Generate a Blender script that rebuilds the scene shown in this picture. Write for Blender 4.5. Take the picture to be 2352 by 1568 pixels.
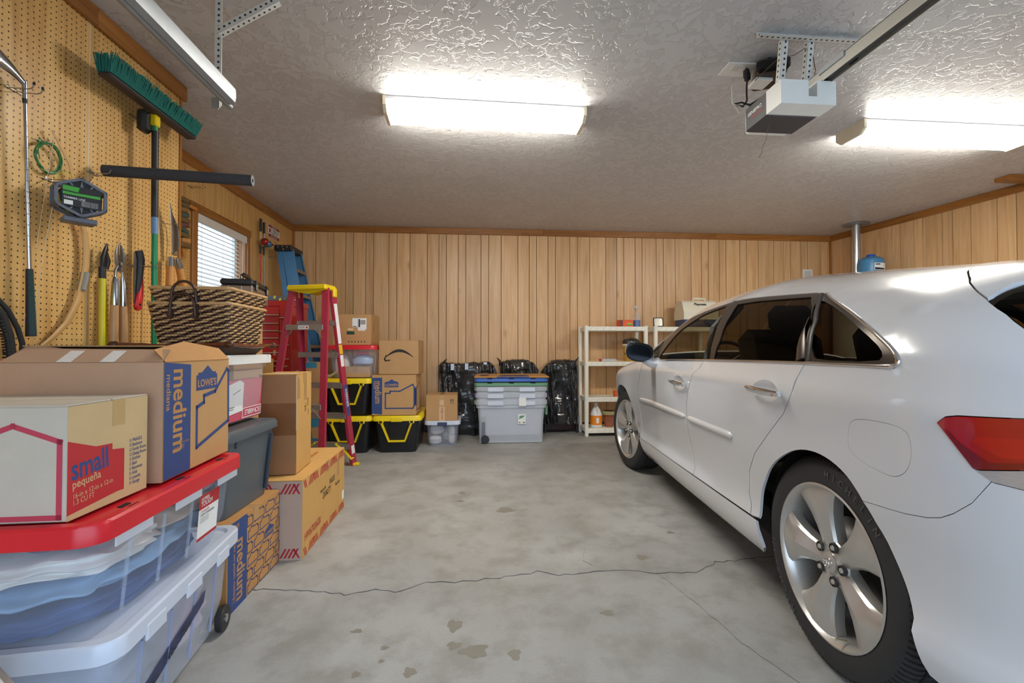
import bpy, bmesh, math, random
from mathutils import Vector, Matrix, Euler
from mathutils.geometry import delaunay_2d_cdt
for _o in list(bpy.data.objects): bpy.data.objects.remove(_o)
SC = bpy.context.scene; COL = SC.collection
PI = math.pi; R = math.radians
random.seed(7)

# ---------------------------------------------------------------- camera
cam = bpy.data.cameras.new('camera'); cam.lens = 16.0; cam.sensor_width = 36.0; cam.sensor_fit = 'HORIZONTAL'
cam.clip_start = .02; cam.clip_end = 200
camo = bpy.data.objects.new('camera', cam); COL.objects.link(camo)
camo.location = (0, 0, 1.14); camo.rotation_euler = (R(90.9), 0, R(-4.6)); SC.camera = camo
# ---------------------------------------------------------------- world: open sky outside the garage door
W = bpy.data.worlds.new('sky'); SC.world = W; W.use_nodes = True
_bg = W.node_tree.nodes['Background']; _bg.inputs[0].default_value = (.64, .81, 1.0, 1); _bg.inputs[1].default_value = 2.35
LAMP = 31.0            # brightness of the fluorescent lenses
SC.view_settings.view_transform = 'Standard'; SC.view_settings.look = 'None'
SC.view_settings.gamma = 1; SC.view_settings.use_curve_mapping = False; SC.view_settings.exposure = 0.62

# ---------------------------------------------------------------- helpers
def lin(c):
    return tuple(((x/255)/12.92 if x/255 <= .04045 else ((x/255+.055)/1.055)**2.4) for x in c)
MATS = {}
class NT:
    def __init__(s, name):
        s.m = bpy.data.materials.new(name); s.m.use_nodes = True; s.t = s.m.node_tree; s.t.nodes.clear()
        s.out = s.n('ShaderNodeOutputMaterial'); s.b = s.n('ShaderNodeBsdfPrincipled'); s.l(s.b.outputs[0], s.out.inputs[0])
    def n(s, k, **kw):
        x = s.t.nodes.new(k)
        for a, v in kw.items(): setattr(x, a, v)
        return x
    def l(s, a, b): s.t.links.new(a, b)
    def tc(s, which='Object', scale=(1, 1, 1), loc=None, rnd=False):
        t = s.n('ShaderNodeTexCoord'); mp = s.n('ShaderNodeMapping'); s.l(t.outputs[which], mp.inputs[0]); mp.inputs['Scale'].default_value = scale
        if rnd:
            oi = s.n('ShaderNodeObjectInfo'); cx = s.n('ShaderNodeCombineXYZ'); mm = s.math('MULTIPLY', oi.outputs['Random'], 37.0)
            for i in range(3): s.l(mm, cx.inputs[i])
            s.l(cx.outputs[0], mp.inputs['Location'])
        return mp.outputs[0]
    def noise(s, vec, scale, detail=4, rough=.55, dist=0):
        x = s.n('ShaderNodeTexNoise'); s.l(vec, x.inputs['Vector']); x.inputs['Scale'].default_value = scale
        x.inputs['Detail'].default_value = detail; x.inputs['Roughness'].default_value = rough; x.inputs['Distortion'].default_value = dist
        return x.outputs[0]
    def math(s, op, a, b=None, c=None):
        x = s.n('ShaderNodeMath', operation=op)
        for i, v in enumerate((a, b, c)):
            if v is None: continue
            if isinstance(v, (int, float)): x.inputs[i].default_value = v
            else: s.l(v, x.inputs[i])
        return x.outputs[0]
    def ramp(s, f, stops):
        x = s.n('ShaderNodeValToRGB'); s.l(f, x.inputs[0]); e = x.color_ramp.elements
        while len(e) < len(stops): e.new(.5)
        for i, (p, c) in enumerate(stops): e[i].position = p; e[i].color = (*c, 1) if len(c) == 3 else c
        return x.outputs[0]
    def mix(s, f, a, b, blend='MIX'):
        x = s.n('ShaderNodeMix', data_type='RGBA', blend_type=blend)
        for i, v in ((0, f), (6, a), (7, b)):
            if isinstance(v, (int, float)): x.inputs[i].default_value = v
            elif isinstance(v, tuple): x.inputs[i].default_value = (*v, 1) if len(v) == 3 else v
            else: s.l(v, x.inputs[i])
        return x.outputs[2]
    def bump(s, h, strength=.3, dist=.002):
        x = s.n('ShaderNodeBump'); s.l(h, x.inputs['Height']); x.inputs['Strength'].default_value = strength; x.inputs['Distance'].default_value = dist
        s.l(x.outputs[0], s.b.inputs['Normal'])
    def set(s, **kw):
        for k, v in kw.items():
            k = k.replace('_', ' ')
            i = s.b.inputs[k]
            if isinstance(v, (int, float)): i.default_value = v
            elif isinstance(v, tuple): i.default_value = (*v, 1) if len(v) == 3 else v
            else: s.l(v, i)
        return s
def pm(name, rgb, rough=.5, metal=0, var=.10, vs=6, bump=.0, bs=80, coat=0, stretch=(1, 1, 1), spec=.5):
    """plain procedural material: base colour broken by noise, optional fine bump"""
    if name in MATS: return MATS[name]
    t = NT(name); c = lin(rgb); v = t.tc('Object', stretch, rnd=True)
    f = t.noise(v, vs)
    lo = tuple(x*(1-var) for x in c); hi = tuple(min(1, x*(1+var)) for x in c)
    t.set(Base_Color=t.mix(f, lo, hi), Roughness=rough, Metallic=metal, Coat_Weight=coat, Coat_Roughness=.06)
    t.b.inputs['Specular IOR Level'].default_value = spec
    if bump: t.bump(t.noise(v, bs, 3), bump, .002)
    MATS[name] = t.m; return t.m
def clear_plastic(name, rgb, fac, rough=.25):
    if name in MATS: return MATS[name]
    t = NT(name); c = lin(rgb); v = t.tc('Object', rnd=True); f = t.noise(v, 3)
    t.set(Base_Color=t.mix(f, tuple(x*.92 for x in c), c), Roughness=rough)
    tr = t.n('ShaderNodeBsdfTransparent'); tr.inputs[0].default_value = (.97, .98, 1, 1)
    mx = t.n('ShaderNodeMixShader'); t.l(t.math('MULTIPLY_ADD', f, .10, fac-.05), mx.inputs[0]); t.l(tr.outputs[0], mx.inputs[1]); t.l(t.b.outputs[0], mx.inputs[2]); t.l(mx.outputs[0], t.out.inputs[0])
    MATS[name] = t.m; return t.m
def tinted_glass(name, rgb, fac=.08):
    if name in MATS: return MATS[name]
    t = NT(name); t.set(Base_Color=(.004, .004, .005), Roughness=.03); v = t.tc(); f = t.noise(v, 2)
    tr = t.n('ShaderNodeBsdfTransparent'); t.l(t.mix(f, tuple(x*.9 for x in lin(rgb)), lin(rgb)), tr.inputs[0])
    lw = t.n('ShaderNodeLayerWeight'); lw.inputs[0].default_value = .5; fr = t.math('MULTIPLY_ADD', t.math('POWER', lw.outputs['Facing'], 5.0), .85, .045)
    mx = t.n('ShaderNodeMixShader'); t.l(t.math('ADD', fr, fac), mx.inputs[0]); t.l(tr.outputs[0], mx.inputs[1]); t.l(t.b.outputs[0], mx.inputs[2]); t.l(mx.outputs[0], t.out.inputs[0])
    MATS[name] = t.m; return t.m
def emit(name, rgb, k):
    if name in MATS: return MATS[name]
    t = NT(name); v = t.tc(); f = t.noise(v, 40)
    t.set(Base_Color=(.9, .9, .9), Roughness=.4, Emission_Color=t.mix(f, tuple(x*.97 for x in lin(rgb)), lin(rgb)), Emission_Strength=k); MATS[name] = t.m; return t.m

class MB:
    """collects shapes; build() links them as ONE mesh object"""
    def __init__(s): s.v = []; s.f = []; s.x = Matrix()
    def add(s, vs, fs, m=None):
        k = len(s.v); mm = s.x @ m if m is not None else s.x
        s.v += [tuple(mm @ Vector(p)) for p in vs]; s.f += [tuple(i+k for i in f) for f in fs]; return s
    def box(s, c, d, b=0, m=None):
        x, y, z = (q/2 for q in d); cx, cy, cz = c; b = min(b, x*.98, y*.98, z*.98)
        if b <= 0:
            vs = [(cx+i*x, cy+j*y, cz+k*z) for i in (-1, 1) for j in (-1, 1) for k in (-1, 1)]
            return s.add(vs, [(0, 1, 3, 2), (4, 6, 7, 5), (0, 4, 5, 1), (2, 3, 7, 6), (0, 2, 6, 4), (1, 5, 7, 3)], m)
        vs = []; idx = {}
        for i in (-1, 1):
            for j in (-1, 1):
                for k in (-1, 1):
                    for ax in range(3):
                        p = [x-b, y-b, z-b]; p[ax] += b
                        idx[i, j, k, ax] = len(vs); vs.append((cx+i*p[0], cy+j*p[1], cz+k*p[2]))
        fs = []
        for ax in range(3):
            o = [a for a in range(3) if a != ax]
            for sg in (-1, 1):
                q = []
                for a, bb in ((-1, -1), (1, -1), (1, 1), (-1, 1)):
                    t = [0, 0, 0]; t[ax] = sg; t[o[0]] = a; t[o[1]] = bb; q.append(idx[(*t, ax)])
                flip = (sg > 0) == (ax == 1)
                fs.append(tuple(q[::-1] if flip else q))
        for ax in range(3):      # edge strips run along ax
            o = [a for a in range(3) if a != ax]
            for a in (-1, 1):
                for bb in (-1, 1):
                    t0 = [0, 0, 0]; t1 = [0, 0, 0]; t0[ax] = -1; t1[ax] = 1
                    t0[o[0]] = t1[o[0]] = a; t0[o[1]] = t1[o[1]] = bb
                    q = [idx[(*t0, o[0])], idx[(*t1, o[0])], idx[(*t1, o[1])], idx[(*t0, o[1])]]
                    fs.append(tuple(q if (a*bb > 0) == (ax == 1) else q[::-1]))
        for i in (-1, 1):
            for j in (-1, 1):
                for k in (-1, 1):
                    q = [idx[i, j, k, a] for a in range(3)]; fs.append(tuple(q if i*j*k > 0 else q[::-1]))
        return s.add(vs, fs, m)
    def prism(s, poly, z0, z1, m=None, top=None):
        """polygon in xy extruded along z; top = other polygon for the upper end"""
        n = len(poly); top = top or poly
        vs = [(p[0], p[1], z0) for p in poly]+[(p[0], p[1], z1) for p in top]
        return s.add(vs, [tuple(range(n))[::-1], tuple(range(n, 2*n))]+[(i, (i+1) % n, n+(i+1) % n, n+i) for i in range(n)], m)
    def lathe(s, prof, seg=24, m=None, cap=True):
        """profile of (r, z) around z"""
        vs = []; fs = []; n = len(prof)
        for i in range(seg):
            a = 2*PI*i/seg
            vs += [(r*math.cos(a), r*math.sin(a), z) for r, z in prof]
        for i in range(seg):
            j = (i+1) % seg
            fs += [(i*n+k, j*n+k, j*n+k+1, i*n+k+1) for k in range(n-1)]
        if cap:
            fs.append(tuple(i*n for i in range(seg))[::-1]); fs.append(tuple(i*n+n-1 for i in range(seg)))
        return s.add(vs, fs, m)
    def cyl(s, a, b, r, r2=None, seg=16):
        a = Vector(a); b = Vector(b); d = b-a; q = d.to_track_quat('Z', 'Y').to_matrix().to_4x4()
        return s.lathe([(r, 0), (r if r2 is None else r2, d.length)], seg, Matrix.Translation(a) @ q)
    def tube(s, pts, r, seg=8, closed=False, flat=None):
        """swept tube; r number or list; flat=(w,h) gives a flat oval section"""
        pts = [Vector(p) for p in pts]; n = len(pts); vs = []; fs = []
        up = None
        for i in range(n):
            a = pts[(i-1) % n] if (closed or i > 0) else pts[i]; b = pts[(i+1) % n] if (closed or i < n-1) else pts[i]
            t = (b-a).normalized() if (b-a).length > 1e-9 else Vector((0, 0, 1))
            if up is None:
                up = Vector((0, 0, 1)) if abs(t.z) < .9 else Vector((1, 0, 0))
            x = (up-t*up.dot(t)).normalized(); y = t.cross(x); up = x
            rr = r[i] if isinstance(r, (list, tuple)) else r
            for k in range(seg):
                an = 2*PI*k/seg; ca, sa = math.cos(an), math.sin(an)
                if flat: vs.append(pts[i]+x*ca*flat[0]*rr+y*sa*flat[1]*rr)
                else: vs.append(pts[i]+x*ca*rr+y*sa*rr)
        for i in range(n if closed else n-1):
            j = (i+1) % n
            fs += [(i*seg+k, i*seg+(k+1) % seg, j*seg+(k+1) % seg, j*seg+k) for k in range(seg)]
        if not closed: fs += [tuple(range(seg))[::-1], tuple(range((n-1)*seg, n*seg))]
        return s.add([tuple(v) for v in vs], fs)
    def grid(s, fn, nu, nv, cu=False, cv=False):
        vs = [tuple(fn(i/nu, j/nv)) for i in range(nu+(0 if cu else 1)) for j in range(nv+(0 if cv else 1))]
        NU = nu if cu else nu+1; NV = nv if cv else nv+1
        fs = [(i*NV+j, ((i+1) % NU)*NV+j, ((i+1) % NU)*NV+(j+1) % NV, i*NV+(j+1) % NV) for i in range(nu) for j in range(nv)]
        return s.add(vs, fs)
    def mesh(s, name):
        me = bpy.data.meshes.new(name); me.from_pydata(s.v, [], s.f); me.update(); return me
    def build(s, name, mat, parent=None, smooth=None, label=None, fix=True):
        me = s.mesh(name); me.materials.append(mat)
        if fix:
            bm = bmesh.new(); bm.from_mesh(me); bmesh.ops.recalc_face_normals(bm, faces=bm.faces); bm.to_mesh(me); bm.free()
        if smooth is not None: me.shade_smooth(); me.set_sharp_from_angle(angle=R(smooth))
        return link(name, me, parent, label)
def link(name, data, parent=None, label=None):
    o = bpy.data.objects.new(name, data); COL.objects.link(o)
    if parent is not None: o.parent = parent
    if label: o['label'] = label
    return o
def thing(name, label, cat, loc=(0, 0, 0), rz=0, group=None, rot=None):
    o = bpy.data.objects.new(name, None); COL.objects.link(o); o.empty_display_size = .1
    o.location = loc; o.rotation_euler = rot if rot else (0, 0, rz); return tag(o, label, cat, group)
def tag(o, label, cat, group=None):
    o['label'] = label; o['category'] = cat
    if group: o['group'] = group
    return o
def struct(o): o['kind'] = 'structure'; return o
def copy_tree(o, parent=None):
    c = o.copy(); COL.objects.link(c); c.parent = parent
    for ch in list(o.children): copy_tree(ch, c)
    return c
_dg = None
TXT = {}
def text_mesh(s, bold=0.0, align='LEFT', space=1.0):
    k = (s, bold, align, space)
    if k in TXT: return TXT[k]
    cu = bpy.data.curves.new('lettering', 'FONT'); cu.body = s; cu.size = 1; cu.offset = bold; cu.align_x = align; cu.resolution_u = 3; cu.space_character = space
    o = bpy.data.objects.new('lettering', cu); COL.objects.link(o); dg = bpy.context.evaluated_depsgraph_get(); dg.update()
    me = bpy.data.meshes.new_from_object(o.evaluated_get(dg)); bpy.data.objects.remove(o); bpy.data.curves.remove(cu)
    me.name = 'lettering'; TXT[k] = me; return me
def frame(face, d, off=.0006):
    """matrix of a face of a box (dims d, base centre at origin): local u,v run right and up seen from outside"""
    x, y, z = d[0]/2, d[1]/2, d[2]
    o = {'front': ((-x, -y-off, 0), (1, 0, 0), (0, 0, 1)), 'right': ((x+off, -y, 0), (0, 1, 0), (0, 0, 1)), 'back': ((x, y+off, 0), (-1, 0, 0), (0, 0, 1)),
         'left': ((-x-off, y, 0), (0, -1, 0), (0, 0, 1)), 'top': ((-x, -y, z+off), (1, 0, 0), (0, 1, 0))}[face]
    p, u, v = map(Vector, o); n = u.cross(v); m = Matrix((u, v, n)).transposed().to_4x4(); m.translation = p; return m
def letter(parent, M, s, u, v, h, mat, rot=0, wide=1.0, bold=.012, align='LEFT', name='lettering', skew=0, dz=.0004):
    me = text_mesh(s, bold, align).copy(); me.materials.clear(); me.materials.append(mat)
    L = M @ Matrix.Translation((u, v, dz)) @ Matrix.Rotation(rot, 4, 'Z') @ Matrix.Diagonal((h*wide, h, h, 1))
    me.transform(L); return link(name, me, parent)
def decal(parent, M, polys, mat, name='printed_mark', dz=.0002):
    if name in ('tape', 'label_band', 'paper_label', 'label_print') and len(polys) > 1:
        for p in polys: o = decal(parent, M, [p], mat, name, dz)
        return o
    b = MB()
    for p in polys: b.add([(q[0], q[1], dz) for q in p], [tuple(range(len(p)))], M)
    return b.build(name, mat, parent, fix=False)
def strip(pts, w, closed=False):
    """quads along a 2D polyline"""
    out = []; n = len(pts)
    for i in range(n if closed else n-1):
        a = Vector(pts[i]); b = Vector(pts[(i+1) % n]); d = (b-a).normalized(); e = d*w*.5; q = Vector((-d.y, d.x))*w*.5
        out.append([tuple(a-e-q), tuple(b+e-q), tuple(b+e+q), tuple(a-e+q)])
    return out
def rrect(x0, y0, x1, y1, r, seg=4):
    p = []
    for cx, cy, a in ((x1-r, y0+r, -90), (x1-r, y1-r, 0), (x0+r, y1-r, 90), (x0+r, y0+r, 180)):
        p += [(cx+r*math.cos(R(a+90*i/seg)), cy+r*math.sin(R(a+90*i/seg))) for i in range(seg+1)]
    return p

# ---------------------------------------------------------------- setting materials
def m_concrete():
    t = NT('concrete'); v = t.tc('Object')
    a = t.noise(v, 1.1, 6, .6, .6); b = t.noise(v, 5, 6, .65); c = t.noise(v, 90, 3, .7); d = t.noise(v, .55, 3, .5, .5)
    col = t.ramp(a, [(.25, lin((150, 149, 145))), (.5, lin((172, 171, 167))), (.75, lin((190, 190, 188)))])
    col = t.mix(t.ramp(b, [(.36, (.55, .55, .55)), (.54, (0, 0, 0))]), col, lin((136, 133, 124)))
    col = t.mix(t.ramp(d, [(.52, (0, 0, 0)), (.74, (.4, .4, .4))]), col, lin((150, 138, 112)))
    col = t.mix(t.math('MULTIPLY', c, .30), col, lin((98, 97, 95)))
    t.set(Base_Color=col, Roughness=t.math('MULTIPLY_ADD', b, .35, .36)); t.bump(t.math('ADD', c, b), .25, .002); return t.m
def m_ceiling():
    t = NT('knockdown_plaster'); v = t.tc('Object')
    w = t.n('ShaderNodeTexVoronoi'); w.feature = 'SMOOTH_F1'; w.inputs['Scale'].default_value = 17; w.inputs['Smoothness'].default_value = .35
    nz = t.noise(v, 3.2, 3, .5); d = t.n('ShaderNodeVectorMath', operation='MULTIPLY_ADD')
    nn = t.n('ShaderNodeTexNoise'); t.l(v, nn.inputs['Vector']); nn.inputs['Scale'].default_value = 7; nn.inputs['Detail'].default_value = 3
    t.l(nn.outputs['Color'], d.inputs[0]); d.inputs[1].default_value = (.22, .22, .22); t.l(v, d.inputs[2]); t.l(d.outputs[0], w.inputs['Vector'])
    f = t.math('SUBTRACT', t.math('MULTIPLY_ADD', nz, .9, .12), w.outputs['Distance'])
    n2 = t.noise(d.outputs[0], 26, 3, .6)
    f2 = t.math('MAXIMUM', t.math('MULTIPLY', f, 3.2), t.math('MULTIPLY_ADD', n2, 4, -2.05))
    h = t.ramp(f2, [(.12, (0, 0, 0)), (.30, (1, 1, 1))])
    t.set(Base_Color=t.mix(h, lin((199, 197, 198)), lin((207, 206, 207))), Roughness=.42); t.bump(h, .6, .006); return t.m
def m_wood(name, c0, c1, c2, grain=1.0, rough=.38, axis=2):
    t = NT(name); sc = [9, 9, 9]; sc[axis] = .55
    v = t.tc('Object', tuple(sc), rnd=True); a = t.noise(v, 1.6*grain, 5, .6, 1.2); sc2 = [70, 70, 70]; sc2[axis] = 1.6
    b = t.noise(t.tc('Object', tuple(sc2), rnd=True), 1.5, 3, .6)
    col = t.ramp(a, [(.28, lin(c0)), (.5, lin(c1)), (.72, lin(c2))])
    oi = t.n('ShaderNodeObjectInfo')
    col = t.mix(t.math('MULTIPLY', b, .28), col, lin(c0))
    kn = t.n('ShaderNodeTexVoronoi'); sk = [3.2, 3.2, 3.2]; sk[axis] = 1.5; t.l(t.tc('Object', tuple(sk), rnd=True), kn.inputs['Vector']); kn.inputs['Scale'].default_value = 1.0
    col = t.mix(t.ramp(kn.outputs['Distance'], [(.03, (.45, .45, .45)), (.13, (0, 0, 0))]), col, tuple(x*.45 for x in lin(c0)))
    hs = t.n('ShaderNodeHueSaturation'); t.l(col, hs.inputs['Color']); t.l(t.math('MULTIPLY_ADD', oi.outputs['Random'], .18, .91), hs.inputs['Value'])
    t.set(Base_Color=hs.outputs[0], Roughness=rough); t.bump(b, .12, .001); return t.m
def m_pegboard():
    t = NT('pegboard'); tcn = t.n('ShaderNodeTexCoord'); sp = t.n('ShaderNodeSeparateXYZ'); t.l(tcn.outputs['Object'], sp.inputs[0])
    u = t.math('SUBTRACT', t.math('FRACT', t.math('DIVIDE', sp.outputs[1], .0254)), .5); w = t.math('SUBTRACT', t.math('FRACT', t.math('DIVIDE', sp.outputs[2], .0254)), .5)
    dd = t.math('SQRT', t.math('ADD', t.math('MULTIPLY', u, u), t.math('MULTIPLY', w, w)))
    hole = t.ramp(dd, [(.115, (1, 1, 1)), (.15, (0, 0, 0))])
    v = t.tc('Object', (9, 9, .7)); a = t.noise(v, 1.3, 5, .6, 1.5); b = t.noise(t.tc('Object', (3, 3, 1.2)), 1, 3, .5, .5)
    col = t.ramp(a, [(.3, lin((196, 146, 82))), (.5, lin((222, 176, 106))), (.72, lin((232, 190, 122)))])
    col = t.mix(t.ramp(b, [(.5, (0, 0, 0)), (.8, (.35, .35, .35))]), col, lin((205, 150, 92)))
    col = t.mix(hole, col, lin((52, 34, 20)))
    t.set(Base_Color=col, Roughness=.36); t.bump(t.math('SUBTRACT', 1.0, hole), .6, .003); return t.m
CONC = m_concrete(); CEIL = m_ceiling(); PEG = m_pegboard()
PLANK = m_wood('knotty_panelling', (198, 152, 104), (220, 176, 126), (232, 194, 148))
TRIM = m_wood('stained_trim', (128, 78, 28), (164, 106, 46), (180, 122, 58), 1.2, .35, 1)
TRIMX = m_wood('stained_trim_across', (128, 78, 28), (164, 106, 46), (180, 122, 58), 1.2, .35, 0)
TRIMZ = m_wood('stained_trim_upright', (140, 88, 36), (176, 116, 54), (190, 130, 64), 1.2, .35, 2)
GROOVE = pm('panel_groove', (52, 36, 22), .8)
BASE = pm('dark_baseboard', (66, 34, 30), .5)
DRYWALL = pm('painted_drywall', (205, 200, 192), .7)

# ---------------------------------------------------------------- structure
BACK = 6.3; XL = -2.45; XP = -1.85; H = 2.8; FR = -1.1
def rx(y): return 5.22+.115*(BACK-y)           # the right wall is a touch out of square
fl = struct(MB().box((1.6, 2.5, -.05), (8.6, 8.0, .1)).build('floor', CONC))
drv = struct(MB().box((1.6, -9, -.06), (40, 15.8, .1)).build('driveway', pm('driveway_concrete', (170, 168, 162), .8, var=.15, vs=2)))
ce = struct(MB().box((1.9, 2.6, H+.05), (9.2, 7.8, .1)).build('ceiling', CEIL))
# cracks and drip marks in the slab
CRK = pm('crack_shadow', (78, 78, 84), .9); STAIN = pm('oil_stain', (136, 131, 120), .45, var=.12, vs=30)
def crack(pts, w, amp, seed):
    rnd = random.Random(seed); P = []
    for (x0, y0), (x1, y1) in zip(pts[:-1], pts[1:]):
        n = max(2, int(math.hypot(x1-x0, y1-y0)/.035))
        for i in range(n):
            t = i/n; P.append((x0+(x1-x0)*t+rnd.uniform(-amp, amp)*.4, y0+(y1-y0)*t+rnd.uniform(-amp, amp)))
    b = MB(); n = len(P)
    ww = [w*rnd.uniform(.5, 1.3) for _ in P]
    vs = [(x, y-q/2, .0008) for (x, y), q in zip(P, ww)]+[(x+.001, y+q/2, .0008) for (x, y), q in zip(P, ww)]
    b.add(vs, [(i, i+1, n+i+1, n+i) for i in range(n-1)]); b.build('crack', CRK, fl, fix=False)
crack([(-1.35, 2.27), (-1.0, 2.266), (-.744, 2.23), (-.597, 2.179), (-.475, 2.218), (-.375, 2.182), (-.24, 2.263), (-.025, 2.26), (.152, 2.285), (.314, 2.329), (.42, 2.279), (.681, 2.314), (.922, 2.271), (1.127, 2.259), (1.285, 2.353), (1.9, 2.42)], .006, .012, 1)
crack([(.922, 2.271), (.967, 2.069), (1.012, 1.856), (1.03, 1.709), (1.079, 1.546), (1.2, 1.2)], .0035, .010, 2)
crack([(.80, 3.2), (.785, 3.117), (.678, 2.75), (.576, 2.436), (.647, 2.319)], .003, .012, 3)
for i, (x, y, r, k) in enumerate([(-.002, 1.74, .052, .7), (-.08, 1.778, .028, .8), (.148, 1.709, .022, 1.4), (-.23, 1.646, .022, 1.1), (-.344, 1.787, .015, .8), (-.476, 1.9, .022, .6), (.569, 1.943, .027, .8), (-.341, 1.712, .011, .9), (-.416, 1.65, .015, 1), (-.102, 3.637, .024, 1.2), (-.11, 3.442, .028, .8), (.214, 3.228, .06, .9), (1.208, 2.754, .022, .9), (.91, 2.44, .03, 1), (-.084, 1.906, .03, 1.3)]):
    rnd = random.Random(i); n = 26; ph = [rnd.uniform(0, 6) for _ in range(4)]
    vs = []
    for a in range(n):
        t = 2*PI*a/n; q = r*(1+.18*math.sin(3*t+ph[0])+.12*math.sin(5*t+ph[1])+.07*math.sin(9*t+ph[2])); vs.append((x+q*math.cos(t), y+q*k*math.sin(t), .0005))
    MB().add(vs, [tuple(range(n))]).build('oil_stain', STAIN, fl, fix=False)

# panelled walls: every board of its own, dark grooves behind
PAT = [.158, .103, .163, .103, .208, .106, .176, .233]
def panel_wall(o, x0, x1, fn, start, phase):
    """boards along a wall; fn(x)->(pos, rotz); x runs along the wall"""
    x = start; k = phase
    while x < x1:
        w = PAT[k % 8]; a, b = max(x, x0), min(x+w, x1); k += 1; x += w
        if b-a < .02: continue
        m = MB().box((0, 0, 0), (b-a-.006, .012, H-.02), .0015); p, rz = fn((a+b)/2)
        q = m.build('board', PLANK, o); q.location = (*p, H/2); q.rotation_euler.z = rz
wb = struct(MB().box(((XL+5.6)/2, BACK+.07, H/2), (5.6-XL+1, .1, H)).build('wall_back', GROOVE))
panel_wall(wb, XL, 5.24, lambda x: ((x, BACK+.008), 0), -.66-2*1.25, 0)
wr = struct(thing('wall_right', '', '')); del wr['label']; del wr['category']
aR = math.atan2(.115, 1); LR = (BACK-FR)/math.cos(aR)
wr.location = (5.22, BACK, 0); wr.rotation_euler = (0, 0, -PI/2+aR)      # local x runs from the back corner to the front
MB().box((LR/2, .07, H/2), (LR, .1, H)).build('wall_backing', GROOVE, wr)
panel_wall(wr, 0, LR, lambda x: ((x, .008), 0), -.09, 3)
# left side: pegboard closet wall in front, pegboard wall with the window behind
wl = struct(MB().box((XL-.07, 4.9, H/2), (.1, 4.0, .5)).build('wall_left', DRYWALL))
wl.data.clear_geometry()
WY0, WY1, WZ0, WZ1 = 4.19, 5.07, 1.15, 2.34
def panel_yz(name, x, y0, y1, z0, z1, mat, parent, t=.012):
    q = MB().box((0, 0, 0), (t, y1-y0, z1-z0)).build(name, mat, parent); q.data.transform(Matrix.Translation((x-t/2, (y0+y1)/2, (z0+z1)/2))); return q
b = MB()
for y0, y1, z0, z1 in ((2.9, WY0, 0, H), (WY1, BACK, 0, H), (WY0, WY1, 0, WZ0), (WY0, WY1, WZ1, H)): b.box((XL-.07, (y0+y1)/2, (z0+z1)/2), (.1, y1-y0, z1-z0))
for f in b.v: pass
me = b.mesh('wall_left'); me.materials.append(DRYWALL); wl.data = me
for y0, y1, z0, z1 in ((3.2, WY0, 0, H), (WY0, 4.757, WZ1, H), (4.763, WY1, WZ1, H), (WY0, WY1, 0, WZ0), (WY1, 5.975, 0, H), (5.981, BACK, 0, H)): panel_yz('pegboard_panel', XL, y0, y1, z0, z1, PEG, wl)
wc = struct(MB().box((XP-.32, (3.0+FR)/2, H/2), (.6, 3.0-FR-.02, H)).build('wall_closet', DRYWALL))
SEAM = pm('white_seam_strip', (225, 205, 175), .5)
for y0, y1 in ((FR+.02, 1.098), (1.102, 2.319), (2.325, 2.985)): panel_yz('pegboard_panel', XP, y0, y1, 0, H, PEG, wc)
panel_yz('seam_strip', XP+.001, 2.319, 2.325, 0, H, SEAM, wc)
panel_yz('corner_bead', XP+.006, 2.985, 3.005, 0, H, TRIMZ, wc, .03)
wf = struct(MB().box((0, 0, 0), (1, 1, 1)).build('wall_front', DRYWALL)); b = MB()
b.box((-1.75, FR-.05, H/2), (1.0, .1, H)); b.box((5.75, FR-.05, H/2), (.9, .1, H)); b.box((2.0, FR-.05, 2.62), (6.6, .1, .38))
me = b.mesh('wall_front'); me.materials.append(DRYWALL); wf.data = me
# crown boards under the ceiling, each length of board its own piece
def trim(n, L, pieces, mat, loc, rz, along=0, h=.085, t=.022):
    o = struct(thing('trim_%d' % n, '', '')); del o['label']; del o['category']; o.location = loc; o.rotation_euler.z = rz
    for a, c in zip(pieces[:-1], pieces[1:]):
        q = MB().box((0, 0, 0), (c-a-.001, t, h), .004).build('trim_board', mat, o); q.location = ((a+c)/2, -t/2, -h/2)
    return o
trim(1, 0, [0, 1.1, 3.4, 5.9, 7.68], TRIMX, (XL, BACK, H), 0)
trim(2, 0, [.0, 1.2, 3.0, LR], TRIMX, (5.22, BACK, H), -PI/2+aR)
trim(3, 0, [0, 1.5, 2.45, 3.35], TRIMX, (XL, BACK-3.35, H), PI/2)
trim(4, 0, [0, 1.6, 3.44, 4.13], TRIMX, (XP, FR, H), PI/2, h=.095)
q = struct(MB().box((XL+.011, BACK-.011, H/2), (.022, .022, H)).build('trim_5', TRIMZ))
q = struct(MB().box((5.21, BACK-.012, H/2), (.022, .022, H)).build('trim_6', TRIMZ))
struct(MB().box((1.4, BACK-.008, .055), (7.6, .016, .11), .003).build('baseboard_back', BASE))
# ---------------------------------------------------------------- window with blinds
wn = struct(thing('window_1', '', '')); del wn['label']; del wn['category']; wn.location = (XL, 0, 0)
t = .075
for nm, y0, y1, z0, z1 in (('side_casing', WY0-t, WY0, WZ0-.09, WZ1), ('side_casing', WY1, WY1+t*.6, WZ0-.09, WZ1), ('head_casing', WY0-t-.02, WY1+t*.6+.02, WZ1, WZ1+t), ('sill', WY0-t, WY1+t, WZ0-.03, WZ0)):
    MB().box((.011, (y0+y1)/2, (z0+z1)/2), (.024 if nm != 'sill' else .07, y1-y0, z1-z0), .003).build(nm, TRIMZ if nm == 'side_casing' else TRIM, wn)
for nm, y0, y1, z0, z1 in (('jamb', WY0, WY0+.012, WZ0, WZ1), ('jamb', WY1-.012, WY1, WZ0, WZ1)): MB().box((-.06, (y0+y1)/2, (z0+z1)/2), (.12, y1-y0, z1-z0)).build(nm, TRIMZ, wn)
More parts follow.
